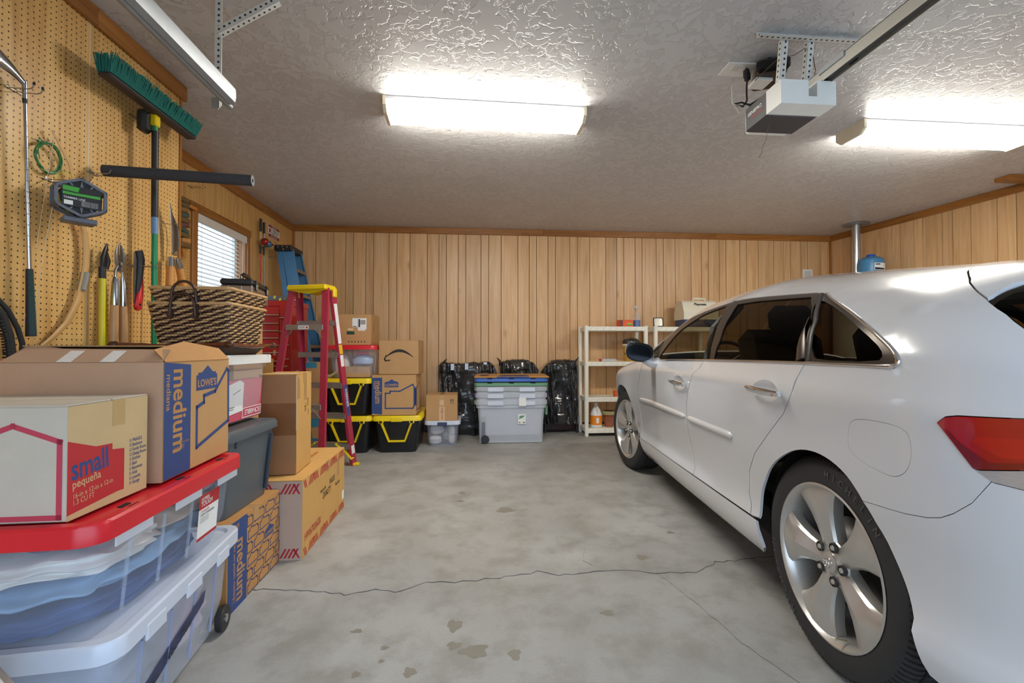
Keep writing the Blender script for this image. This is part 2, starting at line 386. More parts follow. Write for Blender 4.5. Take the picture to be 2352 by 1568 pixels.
VIN = pm('white_vinyl', (232, 230, 224), .4)
for y0, y1, z0, z1 in ((WY0+.01, WY0+.05, WZ0, WZ1), (WY1-.05, WY1-.01, WZ0, WZ1), (WY0, WY1, WZ0, WZ0+.04), (WY0, WY1, WZ1-.04, WZ1)): MB().box((-.105, (y0+y1)/2, (z0+z1)/2), (.03, y1-y0, z1-z0)).build('sash_rail', VIN, wn)
MB().box((-.11, (WY0+WY1)/2, (WZ0+WZ1)/2), (.004, WY1-WY0-.06, WZ1-WZ0-.06)).build('pane', tinted_glass('window_glass', (252, 253, 255), .0), wn)
bl = thing('window_blind', 'white slatted blind with cream valance hanging in the small window', 'blind', (XL-.03, 0, 0))
SLAT = None
_t = NT('blind_slat'); _t.set(Base_Color=lin((240, 238, 232)), Roughness=.45); _tr = _t.n('ShaderNodeBsdfTranslucent'); _tr.inputs[0].default_value = (.85, .84, .8, 1)
_mx = _t.n('ShaderNodeMixShader'); _f = _t.noise(_t.tc(), 20); _t.l(_t.math('MULTIPLY_ADD', _f, .1, .15), _mx.inputs[0]); _t.l(_t.b.outputs[0], _mx.inputs[1]); _t.l(_tr.outputs[0], _mx.inputs[2]); _t.l(_mx.outputs[0], _t.out.inputs[0]); SLAT = _t.m
MB().box((.035, (WY0+WY1)/2, WZ1-.04), (.018, WY1-WY0-.005, .075), .004).build('valance', pm('blind_valance', (224, 218, 208), .5), bl)
sl = MB().box((0, 0, 0), (.05, WY1-WY0-.10, .003), .001, Matrix.Rotation(R(34), 4, 'Y')).mesh('slat'); sl.materials.append(SLAT)
for i in range(27):
    q = link('slat', sl, bl); q.location = (.0, (WY0+WY1)/2-.03, WZ1-.10-i*.0405)
for y in (WY0+.10, (WY0+WY1)/2, WY1-.18): MB().box((.026, y, (WZ0+WZ1)/2), (.0015, .004, WZ1-WZ0-.1)).build('ladder_cord', VIN, bl)
MB().tube([(.03, WY1-.065, WZ1-.06), (.032, WY1-.07, WZ1-.3), (.03, WY1-.065, WZ1-.8)], .0025, 6).build('tilt_wand', VIN, bl)

# ---------------------------------------------------------------- fluorescent fixtures
HOUS = pm('fixture_white_enamel', (225, 226, 230), .35); CREAM = pm('fixture_cream_end', (238, 226, 200), .4)
def fixture(x0, x1, y, rz, label):
    L = x1-x0; o = thing('ceiling_light', label, 'light fixture', ((x0+x1)/2, y, H), rz, 'fluorescent fixtures on the ceiling')
    MB().box((0, 0, -.012), (L, .255, .024), .003).build('housing', HOUS, o)
    prof = [(-.125, -.024), (-.125, -.058), (-.085, -.092), (.085, -.092), (.125, -.058), (.125, -.024)]
    M = Matrix(((0, 0, 1, 0), (1, 0, 0, 0), (0, 1, 0, 0), (0, 0, 0, 1)))
    MB().prism(prof, -L/2+.012, L/2-.012, M).build('diffuser_lens', emit('lit_diffuser', (255, 250, 238), LAMP), o)
    pe = [(-.131, 0), (-.131, -.062), (-.088, -.098), (.088, -.098), (.131, -.062), (.131, 0)]
    for s in (-1, 1):
        MB().prism(pe, s*L/2-.011, s*L/2+.011, M).build('end_cap', CREAM, o)
    return o
fixture(-.60, .745, 3.155, R(1.6), 'lit fluorescent wrap fixture over the empty middle of the floor')
fixture(2.80, 4.20, 3.17, R(.2), 'lit fluorescent wrap fixture above the white car')
# ---------------------------------------------------------------- garage door opener, rail and door track
GALV = pm('galvanised_steel', (158, 162, 166), .55, .65, var=.16, vs=14, bump=.05); GALVL = pm('galvanised_bright', (222, 224, 222), .45, .4, var=.1, vs=20)
HOLE = pm('punched_hole', (60, 58, 56), .8); BLK = pm('black_plastic', (34, 34, 36), .45, var=.15); BLKG = pm('black_gloss', (20, 20, 22), .2)
RUB = pm('black_rubber', (30, 30, 31), .7, bump=.1); WHT = pm('white_plastic', (232, 232, 228), .38); STEEL = pm('bright_steel', (190, 190, 192), .25, .95)
def punched(parent, a, b, w, flange, name='perforated_angle', pitch=.028):
    """L-shaped perforated steel angle between a and b: face of width w (dir f) and a narrow flange"""
    a = Vector(a); b = Vector(b); d = (b-a); L = d.length; d.normalize(); f = Vector(flange).normalized(); n = d.cross(f)
    M = Matrix((d, f, n)).transposed().to_4x4(); M.translation = a; m = MB()
    m.box((L/2, w/2, 0), (L, w, .003), 0, M); m.box((L/2, .0015, w/2), (L, .003, w), 0, M)
    o = m.build(name, GALVL, parent); k = MB()
    for i in range(int(L/pitch)):
        x = pitch*(i+.5)
        for s, rr in ((1, .0058),):
            for side in (-1, 1):
                k.add([(x+rr*math.cos(2*PI*j/8)*1.1, w*.55+rr*math.sin(2*PI*j/8), side*.0019) for j in range(8)], [tuple(range(8))], M)
                k.add([(x+rr*math.cos(2*PI*j/8)*1.1, .0015+side*.0019, w*.55+rr*math.sin(2*PI*j/8)) for j in range(8)], [tuple(range(8))], M)
    k.build('punched_holes', HOLE, o, fix=False); return o
og = thing('garage_door_opener', 'black and white garage door opener hung from the ceiling by perforated steel', 'door opener', (1.65, 2.3, 2.36))
def OP(x, y, z): return (x-1.65, y-2.3, z-2.36)
MB().box(OP(1.645, 2.325, 2.415), (.275, .19, .13), .006).build('motor_housing', pm('opener_black', (58, 58, 62), .5, var=.1), og)
MB().box(OP(1.655, 2.229, 2.356), (.25, .006, .006)).build('bottom_lip', STEEL, og)
_lens = pm('opener_white_lens', (236, 238, 236), .35)
b = MB()
poly = [(-.145, 0), (.145, 0), (.145, .12), (.045, .12), (.045, .04), (-.0, .04), (-.0, .12), (-.145, .12)]
b.prism(poly, 0, .115, Matrix.Translation(OP(1.65, 2.232, 2.355)) @ Matrix.Rotation(PI/2, 4, 'X')); b.build('light_lens', _lens, og)
MB().box(OP(1.66, 2.45, 2.42), (.24, .06, .11), .01).build('rear_lens', _lens, og)
Mf = Matrix(((0, 0, -1, -.1440), (-1, 0, 0, .025+.09), (0, 1, 0, .0), (0, 0, 0, 1)))
letter(og, Mf, 'GENIEPRO', .022, .062, .026, pm('print_white', (235, 235, 235), .5), bold=.02)
letter(og, Mf, 'SCREW DRIVE', .05, .040, .016, pm('print_red', (205, 52, 40), .5))
for x in (1.615, 1.76): punched(og, OP(x, 2.30, 2.47), OP(x, 2.255, 2.775), .032, (1, 0, 0), 'hanger')
punched(og, OP(1.47, 2.252, 2.765), OP(2.05, 2.252, 2.765), .034, (0, 0, 1), 'ceiling_angle', .03)
for x in (1.63, 1.78): MB().cyl(OP(x, 2.250, 2.782), OP(x, 2.242, 2.782), .008, seg=6).build('bolt', STEEL, og)
b = MB().tube([OP(1.56, 2.42, 2.46), OP(1.56, 2.46, 2.53), OP(1.60, 2.42, 2.55), OP(1.62, 2.36, 2.50), OP(1.62, 2.36, 2.47)], .006); b.build('power_cord', RUB, og)
b = MB().tube([OP(1.58, 2.52, 2.78), OP(1.57, 2.50, 2.70), OP(1.56, 2.49, 2.62), OP(1.55, 2.47, 2.56), OP(1.52, 2.46, 2.52), OP(1.49, 2.47, 2.53), OP(1.49, 2.49, 2.55), OP(1.53, 2.49, 2.56), OP(1.56, 2.46, 2.53)], .005)
b.build('power_cord', RUB, og)
b = MB()
for x, y in ((1.585, 2.53), (1.61, 2.56)): b.box(OP(x, y, 2.755), (.028, .03, .05), .006)
b.build('cord_plug', RUB, og)
for pts, r, m_, nm in (([(1.60, 2.50, 2.56), (1.50, 2.46, 2.52), (1.42, 2.40, 2.50), (1.44, 2.44, 2.62), (1.55, 2.52, 2.72)], .0018, WHT, 'bell_wire'), ([(1.60, 2.48, 2.50), (1.47, 2.42, 2.46), (1.43, 2.42, 2.52), (1.56, 2.55, 2.66)], .0018, WHT, 'bell_wire'),
                       ([(1.58, 2.44, 2.66), (1.62, 2.31, 2.70), (1.70, 2.28, 2.71), (1.76, 2.28, 2.75)], .002, pm('brown_wire', (96, 62, 48), .6), 'bell_wire'),
                       ([(1.79, 2.27, 2.74), (1.80, 2.26, 2.62), (1.78, 2.25, 2.55), (1.76, 2.22, 2.5), (1.79, 2.2, 2.49)], .002, pm('brown_wire', (96, 62, 48), .6), 'bell_wire'),
                       ([(1.53, 2.235, 2.352), (1.525, 2.235, 2.30), (1.51, 2.235, 2.27), (1.505, 2.235, 2.225), (1.485, 2.235, 2.19), (1.48, 2.235, 2.155), (1.465, 2.235, 2.13)], .0012, pm('brown_wire', (96, 62, 48), .6), 'antenna_wire')):
    MB().tube([OP(*p) for p in pts], r, 6).build(nm, m_, og)
pl = thing('outlet_plate', 'white ceiling outlet plate behind the garage door opener', 'outlet', (1.545, 2.56, H)); MB().box((0, 0, -.004), (.17, .13, .008), .003).build('plate', WHT, pl); MB().box((-.02, -.02, -.010), (.05, .05, .006), .002).build('receptacle', pm('beige_receptacle', (210, 205, 195), .5), pl)
sp = thing('motion_flood_light', 'black box clamped to the ceiling behind the opener hangers', 'light', (1.71, 2.50, H))
MB().box((0, 0, -.06), (.17, .22, .075), .014, Matrix.Rotation(R(-24), 4, 'Z')).build('housing', BLKG, sp); MB().box((0, 0, -.012), (.10, .12, .024), .004).build('mount', BLK, sp); MB().box((-.05, .02, -.105), (.10, .10, .02), .004).build('sensor_cap', WHT, sp)
# rail: T-section running forward over the camera to the header
rl = thing('opener_rail', 'long pale steel drive rail running from the opener to the garage door', 'rail', (1.745, FR, 2.50))
L = 2.215-FR
MB().box((0, L/2, .028), (.056, L, .004)).box((-.026, L/2, .0), (.004, L, .058)).box((.026, L/2, 0), (.004, L, .058)).build('rail_channel', pm('rail_zinc', (198, 196, 186), .35, .6, var=.12, vs=4), rl)
MB().box((0, L/2, -.012), (.028, L-.02, .012), .003).build('drive_screw', BLK, rl)
MB().box((-.028, 2.05-FR, .02), (.012, .16, .03), .003).build('limit_clip', GALV, rl); MB().box((.03, 1.98-FR, -.01), (.02, .05, .02), .003).build('carriage_latch', BLK, rl)
MB().cyl((0, L-.02, -.02), (0, L+.012, -.02), .008, seg=8).build('screw_bolt', STEEL, rl)
tk = thing('door_track', 'galvanised overhead door track with rounded lip at upper left', 'track', (-1.155, FR, 2.31))
L = 2.2-FR
b = MB(); prof = [(.032, .038), (.034, .0), (.03, -.018), (.016, -.026), (.0, -.022), (-.008, -.008), (-.004, .004), (-.012, .004), (-.016, -.01), (-.004, -.032), (.018, -.036), (.038, -.024), (.042, .0), (.04, .038)]
b.prism(prof, 0, -L, Matrix.Rotation(PI/2, 4, 'X')); b.build('channel', GALV, tk, 35)
MB().tube([(.0, -.02, -.03), (0, L+.03, -.03)], .013, 10).build('rolled_lip', GALV, tk, 60)
bk = thing('track_hanger', 'perforated steel hanger with diagonal brace holding the door track', 'bracket', (-1.235, 2.245, H))
punched(bk, (0, 0, -.51), (0, 0, -.002), .032, (1, 0, 0), 'upright'); punched(bk, (.02, -.01, -.17), (.30, -.02, -.004), .03, (0, 1, 0), 'brace')
MB().box((.012, -.008, -.50), (.036, .01, .05), .002).build('foot_tab', GALV, bk); MB().cyl((.03, -.03, -.47), (.03, .015, -.47), .007, seg=6).build('bolt', STEEL, bk)
# ---------------------------------------------------------------- the car
def lerp_tab(tab,x):
    # smooth (catmull/monotone) interpolation
    n=len(tab)
    if x<=tab[0][0]: return tab[0][1]
    if x>=tab[-1][0]: return tab[-1][1]
    for i in range(n-1):
        if x<=tab[i+1][0]: break
    x0,y0=tab[i]; x1,y1=tab[i+1]; h=x1-x0; t=(x-x0)/h
    d=(y1-y0)/h
    def slope(j):
        if j<=0 or j>=n-1: return None
        a=(tab[j][1]-tab[j-1][1])/(tab[j][0]-tab[j-1][0]); b=(tab[j+1][1]-tab[j][1])/(tab[j+1][0]-tab[j][0])
        return 0 if a*b<=0 else 2*a*b/(a+b)
    m0=slope(i); m1=slope(i+1)
    if m0 is None: m0=d
    if m1 is None: m1=d
    return ((2*t**3-3*t*t+1)*y0+(t**3-2*t*t+t)*h*m0+(-2*t**3+3*t*t)*y1+(t**3-t*t)*h*m1)
LOW=[(.10,-.12),(.22,-.055),(.27,-.018),(.34,-.004),(.375,-.006),(.395,-.022),(.46,-.03),(.56,-.022),(.68,-.003),(.80,.008),(.92,.014),(.985,.018),(1.01,.012),(1.05,-.006)]
HT=[(-1.2,1.30),(-.8,1.34),(-.45,1.39),(-.2,1.425),(.2,1.477),(.7,1.535),(1.05,1.568),(1.5,1.55),(1.95,1.385),(2.3,1.18),(2.6,1.06),(3.1,.97),(3.4,.88),(3.7,.76)]
ZB=[(2.0,1.05),(2.4,1.03),(2.8,.97),(3.1,.90),(3.4,.80),(3.7,.68)]
RR=[(.15,-.86),(.35,-.93),(.5,-.955),(.72,-.945),(.9,-.915),(1.05,-.885)]
HALF=.93; QB=1.05; X0=-.22; L0=1.3; X1=3.0; L1=1.0; FX=3.62
def car_P(s,q):
    """body coordinates (u forward from rear axle, v outward, z) of the body skin"""
    ub=min(max(s,-1.2),3.7)
    zb=lerp_tab(ZB,ub); H=max(lerp_tab(HT,ub),zb+.03)
    if q<=QB:
        z=q*zb/QB; v=lerp_tab(LOW,q); r=lerp_tab(RR,q); y=0
        fx=FX-.25*max(0,q-.55)**1.0-.10*max(0,.45-q)
    else:
        ph=min((q-QB)/.60,1)*math.pi/2
        y=math.sin(ph)**(2/2.2); x=math.cos(ph)**(2/2.5)
        y=min(y,1)
        z=zb+(H-zb)*y; v=-.006-(HALF-.006)*(1-x)-.03*min(y*2,1)*0
        r=-.885+.30*y**1.3 
        fx=FX-.15-.6*y
    # lateral plan barrel
    v-= .012*((s-1.2)/1.4)**2 if -.3<s<2.6 else .012*((min(max(s,-.3),2.6)-1.2)/1.4)**2
    v+=.045*math.exp(-((s-3.0)/.38)**2)*(1 if .35<q else max(0,(q-.2)/.15))
    b=HALF+v
    if s<X0:
        th=min((X0-s)/L0,1)*math.pi/2; n=2.35
        a=-(r-X0)
        u=X0-a*math.sin(th)**(2/n); v=v-b*(1-max(math.cos(th),0)**(2/n))
    elif s>X1:
        th=min((s-X1)/L1,1)*math.pi/2; n=2.3
        a=fx-X1
        u=X1+a*math.sin(th)**(2/n); v=v-b*(1-max(math.cos(th),0)**(2/n))
    else: u=s
    return u,v,z
CARO = Vector((1.195, 1.50, 0)); CA = R(5.33)
PAINT = pm('pearl_white_paint', (212, 214, 219), .22, 0, var=.02, vs=3, coat=1.0)
TINT = tinted_glass('dark_privacy_glass', (122, 113, 98), .02); TINTF = tinted_glass('light_car_glass', (205, 200, 180), .03)
DARK = pm('wheel_well_black', (16, 16, 18), .85); SURR = pm('window_trim_bronze', (72, 64, 58), .3, .5); CHROME = pm('chrome', (228, 228, 230), .08, 1.0, var=.02)
TIRE = pm('tyre_rubber', (44, 44, 46), .62, var=.2, vs=12, bump=.12, bs=150); ALLOY = pm('alloy_silver', (204, 202, 198), .33, .7, var=.06, vs=8)
REDL = pm('tail_lamp_red', (168, 6, 14), .12, 0, var=.25, vs=9, coat=1.0); CLRL = pm('tail_lamp_clear', (188, 184, 186), .15, .3, var=.25, vs=40, coat=1.0, stretch=(1, 1, 8)); SEATC = pm('seat_cloth', (70, 66, 62), .8, var=.1)
car = thing('suv', 'white estate-style SUV parked nose-in on the right of the garage', 'car', CARO, -CA)
# children use x = outward (v mirrored), y = forward: local x = -v
def cv(s, q, off=0, mir=False):
    u, v, z = car_P(s, q)
    if off:
        e = .004; a = Vector(car_P(s+e, q))-Vector(car_P(s-e, q)); c = Vector(car_P(s, q+e))-Vector(car_P(s, q-e)); n = c.cross(a)
        if n.length > 1e-12:
            n.normalize()
            u, v, z = Vector((u, v, z))+n*off
    x = -v
    return (2*HALF-x if mir else x, u, z)
def inside(p, poly):
    x, y = p; r = False; n = len(poly); j = n-1
    for i in range(n):
        xi, yi = poly[i]; xj, yj = poly[j]
        if (yi > y) != (yj > y) and x < (xj-xi)*(y-yi)/(yj-yi)+xi: r = not r
        j = i
    return r
def resamp(poly, d, closed=True):
    out = []; n = len(poly)
    for i in range(n if closed else n-1):
        a, b = poly[i], poly[(i+1) % n]; k = max(1, int(math.hypot(b[0]-a[0], b[1]-a[1])/d))
        out += [(a[0]+(b[0]-a[0])*t/k, a[1]+(b[1]-a[1])*t/k) for t in range(k)]
    if not closed: out.append(poly[-1])
    return out
def smooth_poly(p, it=1, closed=True):
    for _ in range(it):
        n = len(p); q = []
        for i in range(n if closed else n-1):
            a, b = p[i], p[(i+1) % n]; q += [(.75*a[0]+.25*b[0], .75*a[1]+.25*b[1]), (.25*a[0]+.75*b[0], .25*a[1]+.75*b[1])]
        p = q if closed else [p[0]]+q+[p[-1]]
    return p
def skin(name, poly, mat, holes=(), off=0, lip=.012, parent=None, d=.035, both=True, label=None, thick=0):
    poly = resamp(poly, d); hs = [resamp(h, d) for h in holes]; V = []; E = []
    for lp in [poly]+hs:
        k = len(V); V += [Vector(p) for p in lp]; E += [(k+i, k+(i+1) % len(lp)) for i in range(len(lp))]
    xs = [p[0] for p in poly]; ys = [p[1] for p in poly]; bnd = [tuple(p) for p in V]
    gx = int((max(xs)-min(xs))/d)+2; gy = int((max(ys)-min(ys))/d)+2
    cell = {}
    for p in bnd: cell.setdefault((int(p[0]//d), int(p[1]//d)), []).append(p)
    for i in range(gx):
        for j in range(gy):
            p = (min(xs)+(i+.5*(j % 2))*d, min(ys)+j*d)
            if not inside(p, poly) or any(inside(p, h) for h in hs): continue
            ci, cj = int(p[0]//d), int(p[1]//d)
            if any(math.hypot(p[0]-b_[0], p[1]-b_[1]) < d*.55 for a in (-1, 0, 1) for c in (-1, 0, 1) for b_ in cell.get((ci+a, cj+c), ())): continue
            V.append(Vector(p))
    r = delaunay_2d_cdt(V, E, [], 0, 1e-5); rv, rf = r[0], r[2]
    F = []
    for f in rf:
        c = (sum(rv[i][0] for i in f)/len(f), sum(rv[i][1] for i in f)/len(f))
        if inside(c, poly) and not any(inside(c, h) for h in hs): F.append(tuple(f))
    cnt = {}
    for f in F:
        for i in range(len(f)):
            e = (f[i], f[(i+1) % len(f)]); cnt[tuple(sorted(e))] = cnt.get(tuple(sorted(e)), 0)+1
    first = None
    for mir in ((False, True) if both else (False,)):
        P = [cv(p[0], p[1], off, mir) for p in rv]; FF = list(F)
        if lip:
            Q = {}
            for f in F:
                for i in range(len(f)):
                    a, c = f[i], f[(i+1) % len(f)]
                    if cnt[tuple(sorted((a, c)))] == 1:
                        for x in (a, c):
                            if x not in Q: Q[x] = len(P); P.append(cv(rv[x][0], rv[x][1], off-lip, mir))
                        FF.append((a, Q[a], Q[c], c))
        m = MB(); m.add(P, FF); o = m.build(name, mat, parent or car, 35, label)
        # the open skin must face outwards
        me = o.data; s = 0
        for pl_ in me.polygons: s += pl_.normal.x*(1 if mir else -1)*pl_.area+pl_.normal.z*pl_.area*.5
        if s < 0: me.flip_normals()
        if first is None: first = o
    return first
# outlines in (length, height) coordinates of the skin
SEAM_F = [(2.22, 1.042), (2.27, .968), (2.36, .854), (2.40, .70), (2.405, .55), (2.385, .45), (2.35, .372)]
SEAM_M = [(.99, 1.062), (1.106, .986), (1.193, .875), (1.226, .80), (1.246, .654), (1.232, .523), (1.20, .45), (1.17, .38)]
SEAM_R = [(.097, 1.075), (.126, 1.035), (.135, .977), (.201, .884), (.301, .798), (.443, .676), (.525, .577), (.548, .465), (.50, .383)]
DLO = [(2.36, 1.046), (2.05, 1.16), (1.73, 1.262), (1.40, 1.31), (1.029, 1.338), (.754, 1.352), (.386, 1.358), (.29, 1.348), (.20, 1.318), (0, 1.257), (-.171, 1.188), (-.262, 1.135), (-.294, 1.108), (-.297, 1.092), (-.28, 1.079), (-.25, 1.077), (.097, 1.073), (.99, 1.060), (1.6, 1.052), (2.22, 1.043)]
ARCH = [(.448, .385), (.456, .46), (.43, .53), (.338, .646), (.20, .735), (.093, .772), (-.013, .775), (-.111, .742), (-.172, .680), (-.223, .609), (-.262, .514), (-.30, .413), (-.345, .30)]
ARCH = [ARCH[0]]+smooth_poly(ARCH, 2, False)[1:-1]+[ARCH[-1]]
IQ = min(range(len(ARCH)), key=lambda i: math.hypot(ARCH[i][0]+.176, ARCH[i][1]-.672))
FUEL = smooth_poly([(-.152, .918), (-.232, .93), (-.32, .925), (-.347, .90), (-.338, .82), (-.297, .778), (-.25, .778), (-.165, .80), (-.135, .825), (-.138, .87)], 2)
TAIL = [(-.427, .950), (-.448, .966), (-.475, .971), (-.611, .979), (-.95, .985), (-.95, .828), (-.60, .822), (-.535, .826), (-.497, .85)]
BSEAM = [(-.53, .824), (-.48, .768), (-.434, .729), (-.401, .708), (-.366, .696), (-.306, .685), (-.176, .670)]
HGL = [(-.421, 1.309), (-.537, 1.252), (-.602, 1.206), (-.68, 1.12)]
SPO = [(.10, 1.649), (.01, 1.527), (-.10, 1.455), (-.18, 1.413), (-.252, 1.374), (-.421, 1.309)]
APIL = [(2.30, 1.09), (2.0, 1.215), (1.72, 1.312), (1.52, 1.38), (1.44, 1.50), (1.42, 1.649)]
shell = SEAM_R[::-1]+[(-.25, 1.0755), (-.282, 1.0775)]+DLO[13:0:-1]+[(2.36, 1.05)]+APIL+SPO+HGL[1:]+[(-.615, .984)]+[(-.475, .976), (-.445, .970), (-.422, .952), (-.492, .852), (-.528, .83)]+BSEAM[1:]+ARCH[IQ-1:0:-1]
skin('body_shell', shell, PAINT, [FUEL], label='white painted roof and quarter panel')
skin('fuel_door', [(.985*a+.015*-.245, .985*b+.015*.855) for a, b in FUEL], PAINT, lip=.008, both=False)
CUPS = [(1.3425, .920, .098, .047), (.325, .962, .098, .047)]
def cup_ring(c, k=1.0, n=36): return [(c[0]+c[2]*k*math.cos(2*PI*i/n), c[1]+c[3]*k*math.sin(2*PI*i/n)) for i in range(n)]
fd_ = skin('front_door', [(a-.004, b) for a, b in SEAM_F]+[(a+.005, b) for a, b in SEAM_M[::-1]], PAINT, [cup_ring(CUPS[0])], lip=.004)
rd_ = skin('rear_door', [(a-.001, b) for a, b in SEAM_M]+[(a+.006, b) for a, b in SEAM_R[::-1]], PAINT, [cup_ring(CUPS[1])], lip=.004)
skin('front_fender', [(2.226, 1.046), (2.275, .97), (2.366, .855), (2.407, .70), (2.412, .55), (2.392, .45), (2.365, .376), (2.42, .384)]+smooth_poly([(2.42, .384), (2.513, .419), (2.58, .501), (2.609, .59), (2.65, .708), (2.732, .805), (2.80, .845), (2.88, .868), (2.98, .868), (3.08, .82), (3.15, .72), (3.18, .55), (3.19, .35)], 1, False)[1:]+[(3.99, .35), (3.99, 1.0), (3.2, 1.046)], PAINT)
skin('hood', [(2.23, 1.05), (3.2, 1.05), (3.99, 1.01), (3.99, 1.649), (2.42, 1.649), (2.42, 1.2)], PAINT, d=.06)
skin('windshield', [(2.34, 1.09), (2.02, 1.22), (1.74, 1.318), (1.54, 1.386), (1.455, 1.50), (1.435, 1.649), (2.41, 1.649), (2.41, 1.2)], TINTF, off=-.004, lip=0, d=.06)
skin('rocker_panel', [(2.405, .372), (2.36, .368), (1.16, .374), (.448, .378), (.41, .27), (.46, .23), (2.29, .225), (2.325, .287), (2.372, .345)], PAINT)
skin('rear_bumper', [(-.5285, .8278)]+[(a, b-.002) for a, b in BSEAM[1:]]+ARCH[IQ+1:]+[(-.36, .275), (-.45, .25), (-1.519, .25), (-1.519, .822), (-.60, .8215), (-.533, .826)], PAINT)
skin('tail_light', [(-.4245, .951), (-.447, .9675), (-.4755, .9735), (-.613, .9815), (-.95, .987), (-.95, .885), (-.60, .870), (-.51, .853), (-.495, .8525)], REDL, off=.004, lip=.02, label='red upper tail lamp lens')
skin('reverse_lens', [(-.4975, .8495), (-.51, .850), (-.60, .867), (-.95, .882), (-.95, .826), (-.60, .8235), (-.531, .8285)], CLRL, off=.002, lip=.02, label='clear lower tail lamp lens')
REDD = pm('tail_lamp_dark_red', (120, 6, 12), .1, 0, var=.2, vs=14, coat=1.0); REDO = pm('tail_lamp_orange_red', (184, 12, 16), .12, 0, var=.2, vs=20, coat=1.0)
skin('lamp_reflector', [(-.50, .915), (-.51, .930), (-.62, .938), (-.80, .942), (-.80, .905), (-.62, .895), (-.555, .888)], REDO, off=.0052, lip=.001, label='brighter inner reflector of the tail lamp')
skin('lamp_border', [(-.4955, .8545), (-.512, .855), (-.60, .872), (-.80, .879), (-.80, .893), (-.60, .884), (-.53, .872), (-.465, .915), (-.45, .935), (-.44, .938)], REDD, off=.0054, lip=.001, label='dark lower border of the tail lamp')
skin('tailgate', [(-.62, .99), (-.69, 1.115), (-1.519, 1.10), (-1.519, .825), (-.96, .83), (-.96, .99)], PAINT)
skin('rear_window', [(-.43, 1.305), (-.537, 1.249), (-.602, 1.203), (-.685, 1.122), (-1.519, 1.107), (-1.519, 1.42), (-.44, 1.40)], TINT, off=-.006, lip=0)
skin('spoiler', [(a-.012, b-.002) for a, b in SPO]+[(-.436, 1.318), (-.426, 1.34), (-.42, 1.375), (-.45, 1.40), (-1.519, 1.44), (-1.519, 1.649)], PAINT, off=.004, lip=.03)
GF = [(1.85, 1.056), (1.70, 1.135), (1.56, 1.208), (1.341, 1.289), (1.10, 1.316), (.985, 1.24), (.93, 1.16), (.925, 1.064)]
GR = [(.875, 1.070), (.845, 1.15), (.90, 1.26), (.955, 1.312), (.76, 1.328), (.371, 1.336), (.26, 1.28), (.167, 1.215), (.118, 1.122), (.108, 1.082)]
GQ = smooth_poly([(.295, 1.315), (.22, 1.308), (-.003, 1.236), (-.20, 1.150), (-.238, 1.115), (-.225, 1.092), (.045, 1.088), (.07, 1.105), (.15, 1.20)], 1)
GV = [(2.24, 1.060), (2.05, 1.13), (1.90, 1.19), (1.89, 1.062)]
sur = skin('window_surround', DLO, SURR, [GF, GR, GQ, GV], off=-.003, lip=.01)
for nm, g, mt in (('window_glass', GF, TINTF), ('window_glass', GR, TINT), ('window_glass', GQ, TINT), ('window_glass', GV, TINT)): skin(nm, g, mt, off=-.009, lip=0)
def rib(name, pts, r, mat, off, parent=None, flat=None, seg=8, both=False):
    for mir in ((False, True) if both else (False,)):
        o = MB().tube([cv(a, b, off, mir) for a, b in resamp(pts, .03, False)], r, seg, flat=flat).build(name, mat, parent or car, 60)
    return o
rib('belt_moulding', [(2.22, 1.047), (1.6, 1.056), (.99, 1.064), (.11, 1.077), (-.24, 1.081)], .006, CHROME, .0)
rib('window_rim', smooth_poly([(-.24, 1.081), (-.285, 1.083), (-.295, 1.1), (-.262, 1.133), (-.171, 1.185), (0, 1.254), (.20, 1.315), (.29, 1.345)], 2, False), .007, CHROME, .0)
rib('window_divider', [(.09, 1.082), (.10, 1.13), (.15, 1.22), (.24, 1.29), (.33, 1.345)], .012, BLK, -.004, flat=(.5, 1.2))
rib('pillar_blade', [(.135, 1.085), (.15, 1.13), (.19, 1.2), (.215, 1.24)], [.03, .028, .018, .004, .003, .003, .003][:len(resamp([(.135, 1.085), (.15, 1.13), (.19, 1.2), (.215, 1.24)], .03, False))], SURR, -.004, flat=(.25, 1.0))
rib('glass_channel', [(1.87, 1.06), (1.88, 1.12), (1.87, 1.19)], .008, BLK, -.003)
def mould(parent, s0, s1, q):
    m = MB()
    def fn(i, j):
        s = s0+(s1-s0)*i; e = min(1, math.sqrt(max(0, 1-(abs(i-.5)*2)**14))); a = PI*j
        return cv(s, q-math.cos(a)*.019*max(e, .02), math.sin(a)*.016*max(e, .02))
    m.grid(fn, 40, 6); return m.build('side_moulding', PAINT, parent, 60)
mould(fd_, 1.262, 2.375, .715); mould(rd_, .645, 1.236, .712)
def door_handle(parent, s0, s1, q):
    c = CUPS[0] if s0 > 1 else CUPS[1]
    for mir in (False, True):
        m = MB()
        def cup(i, j):
            a = 2*PI*j; return cv(c[0]+c[2]*i*math.cos(a), c[1]+c[3]*i*math.sin(a), -.016*(1-i**2.2), mir)
        m.grid(cup, 8, 36, cv=True); m.build('handle_cup', PAINT, parent, 40)
    n = 12; P = [cv(s0+(s1-s0)*i/n, q+.004*i/n, .022+.010*math.sin(PI*i/n)) for i in range(n+1)]
    h = MB().tube(P, [.010+.004*math.sin(PI*i/n) for i in range(n+1)], 10, flat=(1.15, .7)).build('door_handle', PAINT, parent, 60)
    P = [cv(s0+(s1-s0)*i/n, q+.006+.004*i/n, .030+.010*math.sin(PI*i/n)) for i in range(n+1)]
    MB().tube(P, [.005+.003*math.sin(PI*i/n) for i in range(n+1)], 8, flat=(1.2, .8)).build('chrome_strip', CHROME, h, 60)
    MB().cyl(cv(s0+.03, q, .01), cv(s0+.03, q, .034), .014, .012, 14).build('key_cap', CHROME, h, 60)
door_handle(fd_, 1.195, 1.45, .922); door_handle(rd_, .185, .425, .964)
